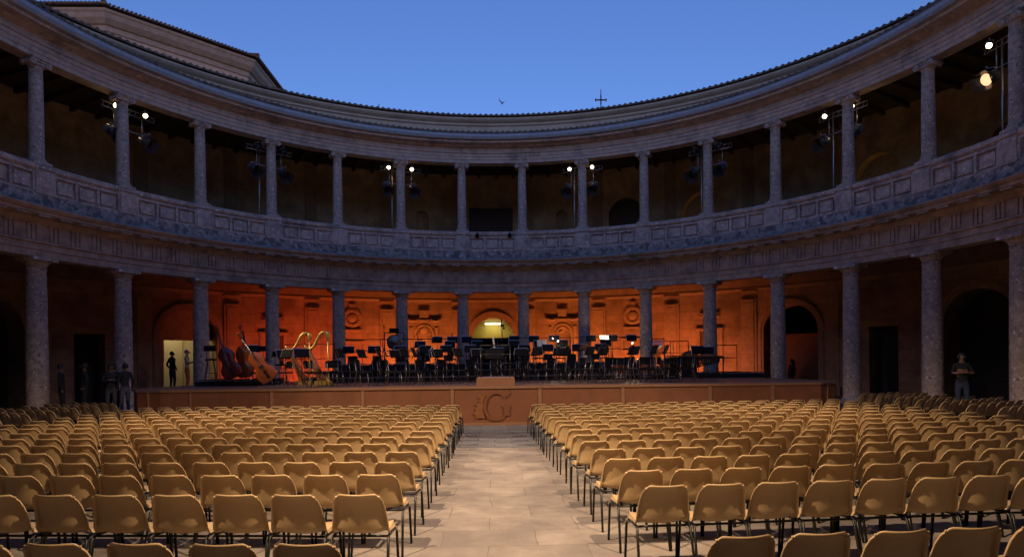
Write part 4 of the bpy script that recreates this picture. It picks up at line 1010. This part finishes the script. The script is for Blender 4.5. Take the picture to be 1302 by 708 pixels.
# ------------------------------------------------------------------ people
def person(name, loc, rz, label, tops, legs, skin, hair, h=1.75, arms='down', hairlen=0, shorts=False, shoes=None):
    """one skinned body; tops/legs/skin are materials picked by nearest limb"""
    k = h/1.75; Vt = []; E = []; R = []
    def v(p, r): Vt.append(Vector(p)*k); R.append(r*k); return len(Vt)-1
    pel = v((0,0,.95), .135); bel = v((0,.01,1.10), .125); ch = v((0,.0,1.30), .150); up = v((0,-.01,1.42), .125); nk = v((0,-.01,1.52), .052); n2 = v((0,.01,1.57), .055); hd = v((0,.025,1.64), .088); tp = v((0,.015,1.70), .075)
    E += [(pel,bel),(bel,ch),(ch,up),(up,nk),(nk,n2),(n2,hd),(hd,tp)]; zone = {}
    segs = [((pel,bel),0),((bel,ch),0),((ch,up),0),((nk,n2),2),((n2,hd),2),((hd,tp),2)]
    for sx in (-1, 1):
        sh = v((sx*.165,-.01,1.43), .058)
        if arms == 'crossed': el = v((sx*.25,.06,1.20), .045); wr = v((-sx*.02,.22,1.22), .033); ha = v((-sx*.10,.21,1.25), .03)
        elif arms == 'phone': el = v((sx*.22,.04,1.18), .043); wr = v((sx*.10,.27,1.24), .03); ha = v((sx*.05,.33,1.28), .028)
        elif arms == 'pocket': el = v((sx*.28,-.08,1.17), .045); wr = v((sx*.20,.06,.98), .034); ha = v((sx*.17,.10,.92), .035)
        else: el = v((sx*.24,-.03,1.16), .045); wr = v((sx*.25,.03,.93), .033); ha = v((sx*.245,.05,.84), .032)
        E += [(up,sh),(sh,el),(el,wr),(wr,ha)]; segs += [((up,sh),0),((sh,el),0),((el,wr),2 if shorts or arms == 'phone' else 0),((wr,ha),2)]
        hp = v((sx*.095,0,.88), .098); kn = v((sx*.11,.02+(.03 if sx > 0 else 0),.50), .062); an = v((sx*.115,-.01,.09), .042); to = v((sx*.135,.15,.035), .036)
        E += [(pel,hp),(hp,kn),(kn,an),(an,to)]; segs += [((pel,hp),1),((hp,kn),1),((kn,an),1),((an,to),3)]
    me = bpy.data.meshes.new(name); me.from_pydata(Vt, E, []); o = bpy.data.objects.new(name, me); COL.objects.link(o)
    md = o.modifiers.new('skin', 'SKIN'); md.use_smooth_shade = True
    for i, sv in enumerate(me.skin_vertices[0].data): sv.radius = (R[i], R[i]*(.72 if i in (pel, bel, ch, up) else 1)); sv.use_root = (i == 0)
    o.modifiers.new('sub', 'SUBSURF').levels = 1
    dg = bpy.context.evaluated_depsgraph_get(); ev = o.evaluated_get(dg); nm = bpy.data.meshes.new_from_object(ev)
    bpy.data.objects.remove(o); nm.name = name
    nm.materials.clear()
    for m in (tops, legs, skin, shoes or M['black']): nm.materials.append(m)
    for p in nm.polygons:
        c = p.center; best = (9, 0)
        for (a, b_), z in segs:
            A, B = Vt[a], Vt[b_]; t = max(0, min(1, (c-A).dot(B-A)/(B-A).length_squared)); d = (c-(A+(B-A)*t)).length
            if d < best[0]: best = (d, z)
        p.material_index = best[1]; p.use_smooth = True
    b = bpy.data.objects.new(name, nm); COL.objects.link(b); b.location = loc; b.rotation_euler.z = rz; tag(b, label, 'person')
    hb = MB(); rr = .088*k
    hb.lathe([(rr*1.02,-.05*k),(rr*1.06,.0),(rr*1.0,.05*k),(rr*.75,.09*k),(rr*.35,.112*k),(0,.118*k)], (0,-.012*k,1.655*k), 16)
    if hairlen: hb.tube([(0,-.07*k,1.68*k),(0,-.10*k,1.55*k),(0,-.11*k,(1.55-hairlen)*k)], [.085*k,.085*k,.045*k], 10)
    hb.build('hair', hair, b)
    fb_ = MB(); fb_.tube([(0,.105*k,1.67*k),(0,.135*k,1.635*k),(0,.11*k,1.625*k)], [.009*k,.016*k,.012*k], 6)
    for sx in (-1, 1): fb_.lathe([(0,-.01),(.012*k,0),(0,.01)], (sx*.034*k,.10*k,1.672*k), 6); fb_.tube([(sx*.088*k,.0,1.675*k),(sx*.1*k,-.01,1.64*k)], [.018*k,.010*k], 6)
    fb_.build('face', skin, b)
    return b
blk = cloth('black_cotton', (.015,.014,.016)); dk = cloth('charcoal_cloth', (.02,.019,.021)); jeans = cloth('blue_denim', (.035,.05,.09)); lgrey = cloth('light_grey_trousers', (.07,.07,.08)); lblue = cloth('pale_blue_trousers', (.11,.11,.17))
grey = cloth('grey_shirt', (.03,.028,.032)); white = cloth('white_shirt', (.70,.66,.58)); orange = cloth('orange_trousers', (.50,.17,.06))
person('person', (-13.9,4.4,.25), rad(-60), 'man in a dark suit standing alone under the arcade, hand at his waist', blk, blk, M['skin_dark'], M['hair_dark'], 1.78, 'down')
person('person', (-13.35,4.7,.25), rad(120), 'person in a long dark coat, back turned, second of the waiting group', dk, blk, M['skin_dark'], M['hair_dark'], 1.80, 'pocket')
person('person', (-12.95,5.6,.25), rad(20), 'person all in black in the waiting group, beside the grey shirt', blk, blk, M['skin_dark'], M['hair_dark'], 1.76, 'down')
person('person', (-12.75,5.1,.25), rad(-140), 'person in a dark grey shirt and light grey trousers, back turned', grey, lgrey, M['skin_dark'], M['hair_dark'], 1.76, 'crossed')
person('person', (-12.45,5.4,.25), rad(60), 'person in pale blue trousers standing against the stone column', grey, lblue, M['skin_dark'], M['hair_dark'], 1.78, 'down')
person('person', (13.1,1.0,.25), rad(160), 'man in black T-shirt and jeans with arms crossed under the arcade', blk, jeans, M['skin_dark'], M['hair_dark'], 1.78, 'crossed', shorts=True)
person('person', (-14.35,12.4,.85), rad(-30), 'person in black top and pale trousers seen from behind in the lit doorway', blk, lgrey, M['skin_dark'], M['hair_dark'], 1.74, 'pocket')
person('person', (-13.6,12.2,.85), rad(-75), 'man in white shirt and orange trousers looking down at his phone', white, orange, M['skin'], M['hair_grey'], 1.80, 'phone')
person('person', (14.55,14.3,.25), rad(100), 'woman with long hair in black, standing by the right arch', blk, blk, M['skin_dark'], M['hair_dark'], 1.70, 'down', hairlen=.28)
# white print on the T-shirt front is part of the shirt man's clothing
b = MB(); b.box((14.2,1.95,.25+.5), (1.6,.05,.05)); 
t = empty('crowd_barrier', (13.9,1.5,.25), rad(10), 'dark waist-high barrier beside the man in jeans', 'barrier')
b = MB(); b.tube([(0,0,.02),(0,0,.98)], .03, 8); b.tube([(1.4,.2,.02),(1.4,.2,.98)], .03, 8); b.build('post', M['black'], t)
b = MB(); b.tube([(0,0,.95),(1.4,.2,.95)], .02, 8); b.tube([(0,0,.5),(1.4,.2,.5)], .015, 8); b.build('rail', M['black'], t)

# ------------------------------------------------------------------ lights
WARM = (1,.72,.46)
# key beams on the audience from the trusses behind and beside the camera
for sg, e in ((-1, 1.15), (1, 1.0)):
    th = rad(sg*159); p = pol(15.38, th, 10.55)
    spot_light(p, (-sg*3.8,-8.0,.3), 3000*e, 60, WARM, .8, .16)
    th = rad(sg*118); p = pol(14.6, th, 11.3)
    spot_light(p, (sg*2.2,-1.3,.0), 3000*e, 50, WARM, .8, .06)
    th = rad(sg*97); p = pol(14.7, th, 10.9)
    spot_light(p, (sg*1.6,-4.8,.0), 1800*e, 44, WARM, .8, .05)
# visible lit lamps at the far trusses point over the audience
for kk in (-5.5,-1.5,1.5,5.5,7.5):
    th = rad(kk*11.25); p = pol(15.35, th, 11.45)
    spot_light(p, (.3*kk,-7.5,.0), 1100, 38, (1,.74,.46), .8, .07)
    sl = bpy.data.lights.new('housing_spill', 'POINT'); sl.energy = 2.2; sl.color = (1,.66,.30); sl.shadow_soft_size = .1
    so = bpy.data.objects.new('housing_spill', sl); COL.objects.link(so); so.location = pol(16.15, th, 11.25)
# stage wash
for kk in (-7.5,7.5):
    spot_light(pol(14.9, rad(kk*11.25), 11.2), (-.2*kk,7,1.2), 750, 36, (1,.62,.36), .8, .1)
spot_light(pol(14.9, rad(-84), 11.2), (-7.1,5.9,2.1), 1500, 15, (1,.75,.45), .8, .06)  # extra narrow beam, added only to brighten the harps and basses
# orange uplights along the back wall
for td, e, c in ((-37,70,(1,.11,.02)),(-30,110,(1,.10,.012)),(-24,130,(1,.13,.015)),(-17.5,120,(1,.17,.02)),(-11.1,210,(1,.26,.03)),(-5.6,90,(1,.17,.02)),(5.6,90,(1,.17,.02)),(11.1,230,(1,.27,.03)),(17.5,120,(1,.20,.025)),(24,150,(1,.22,.03)),(30.5,130,(1,.20,.03)),(36.5,70,(1,.24,.05))):
    l = bpy.data.lights.new('uplight', 'SPOT'); l.energy = e*1.28; l.color = (c[0], c[1]*.92+.02, c[2]+.02); l.spot_size = rad(124); l.spot_blend = 1; l.shadow_soft_size = .12
    o = bpy.data.objects.new('uplight', l); COL.objects.link(o); p = Vector(pol(18.5, rad(td), .55)); o.location = p
    o.rotation_mode = 'QUATERNION'; o.rotation_quaternion = (Vector(pol(20.9, rad(td), 2.7))-p).to_track_quat('-Z', 'Y')
# rooms
def area(loc, rot_t, size, e, c):
    l = bpy.data.lights.new('room_light', 'AREA'); l.energy = e; l.color = c; l.size = size
    o = bpy.data.objects.new('room_light', l); COL.objects.link(o); o.location = loc
    o.rotation_mode = 'QUATERNION'; o.rotation_quaternion = (Vector(rot_t)-Vector(loc)).to_track_quat('-Z', 'Y')
area((0,23.3,4.5), (0,23.3,0), .8, 5.5, (.95,.95,.35))
p = pol(22.8, rad(-45), 4.5); area(p, (p[0],p[1],0), .8, 13, (1,.80,.42))
# amber lamps inside the upper gallery arches at the right
for td, e in ((33.2,1.0),(56.2,1.4)):
    p = pol(20.6, rad(td), 8.0); area(p, pol(21.4, rad(td), 9.4), .3, e, (1,.6,.1))

# ------------------------------------------------------------------ sky
W = bpy.data.worlds.new('World'); S.world = W; W.use_nodes = True
nt = W.node_tree; bg = nt.nodes['Background']
sky = nt.nodes.new('ShaderNodeTexSky'); sky.sky_type = 'NISHITA'; sky.sun_disc = False; sky.sun_elevation = rad(2.0); sky.sun_rotation = rad(180); sky.altitude = 700; sky.air_density = 1.0; sky.dust_density = .3; sky.ozone_density = 3.0
tint = nt.nodes.new('ShaderNodeMix'); tint.data_type = 'RGBA'; tint.blend_type = 'MULTIPLY'; tint.inputs[0].default_value = 1; tint.inputs[7].default_value = (1.38,1.16,1.58,1)
nt.links.new(sky.outputs[0], tint.inputs[6]); nt.links.new(tint.outputs[2], bg.inputs['Color']); bg.inputs['Strength'].default_value = .12

# ------------------------------------------------------------------ camera
cam = bpy.data.cameras.new('camera'); co = bpy.data.objects.new('camera', cam); COL.objects.link(co)
cam.sensor_width = 36; cam.lens = 811.9/1302*36; cam.shift_y = (463-354)/1302; cam.clip_end = 1000; cam.clip_start = .05
co.location = CAM
co.matrix_world = Matrix.Translation(CAM) @ Matrix.Rotation(-.0284, 4, 'Z') @ Matrix.Rotation(pi/2, 4, 'X') @ Matrix.Rotation(-.0112, 4, 'Z')
S.camera = co
S.view_settings.view_transform = 'Standard'; S.view_settings.look = 'None'; S.view_settings.gamma = 1; S.view_settings.exposure = 1.45
S.cycles.use_denoising = True; S.cycles.max_bounces = 6; S.cycles.diffuse_bounces = 3; S.cycles.sample_clamp_indirect = 4; S.cycles.use_light_tree = True
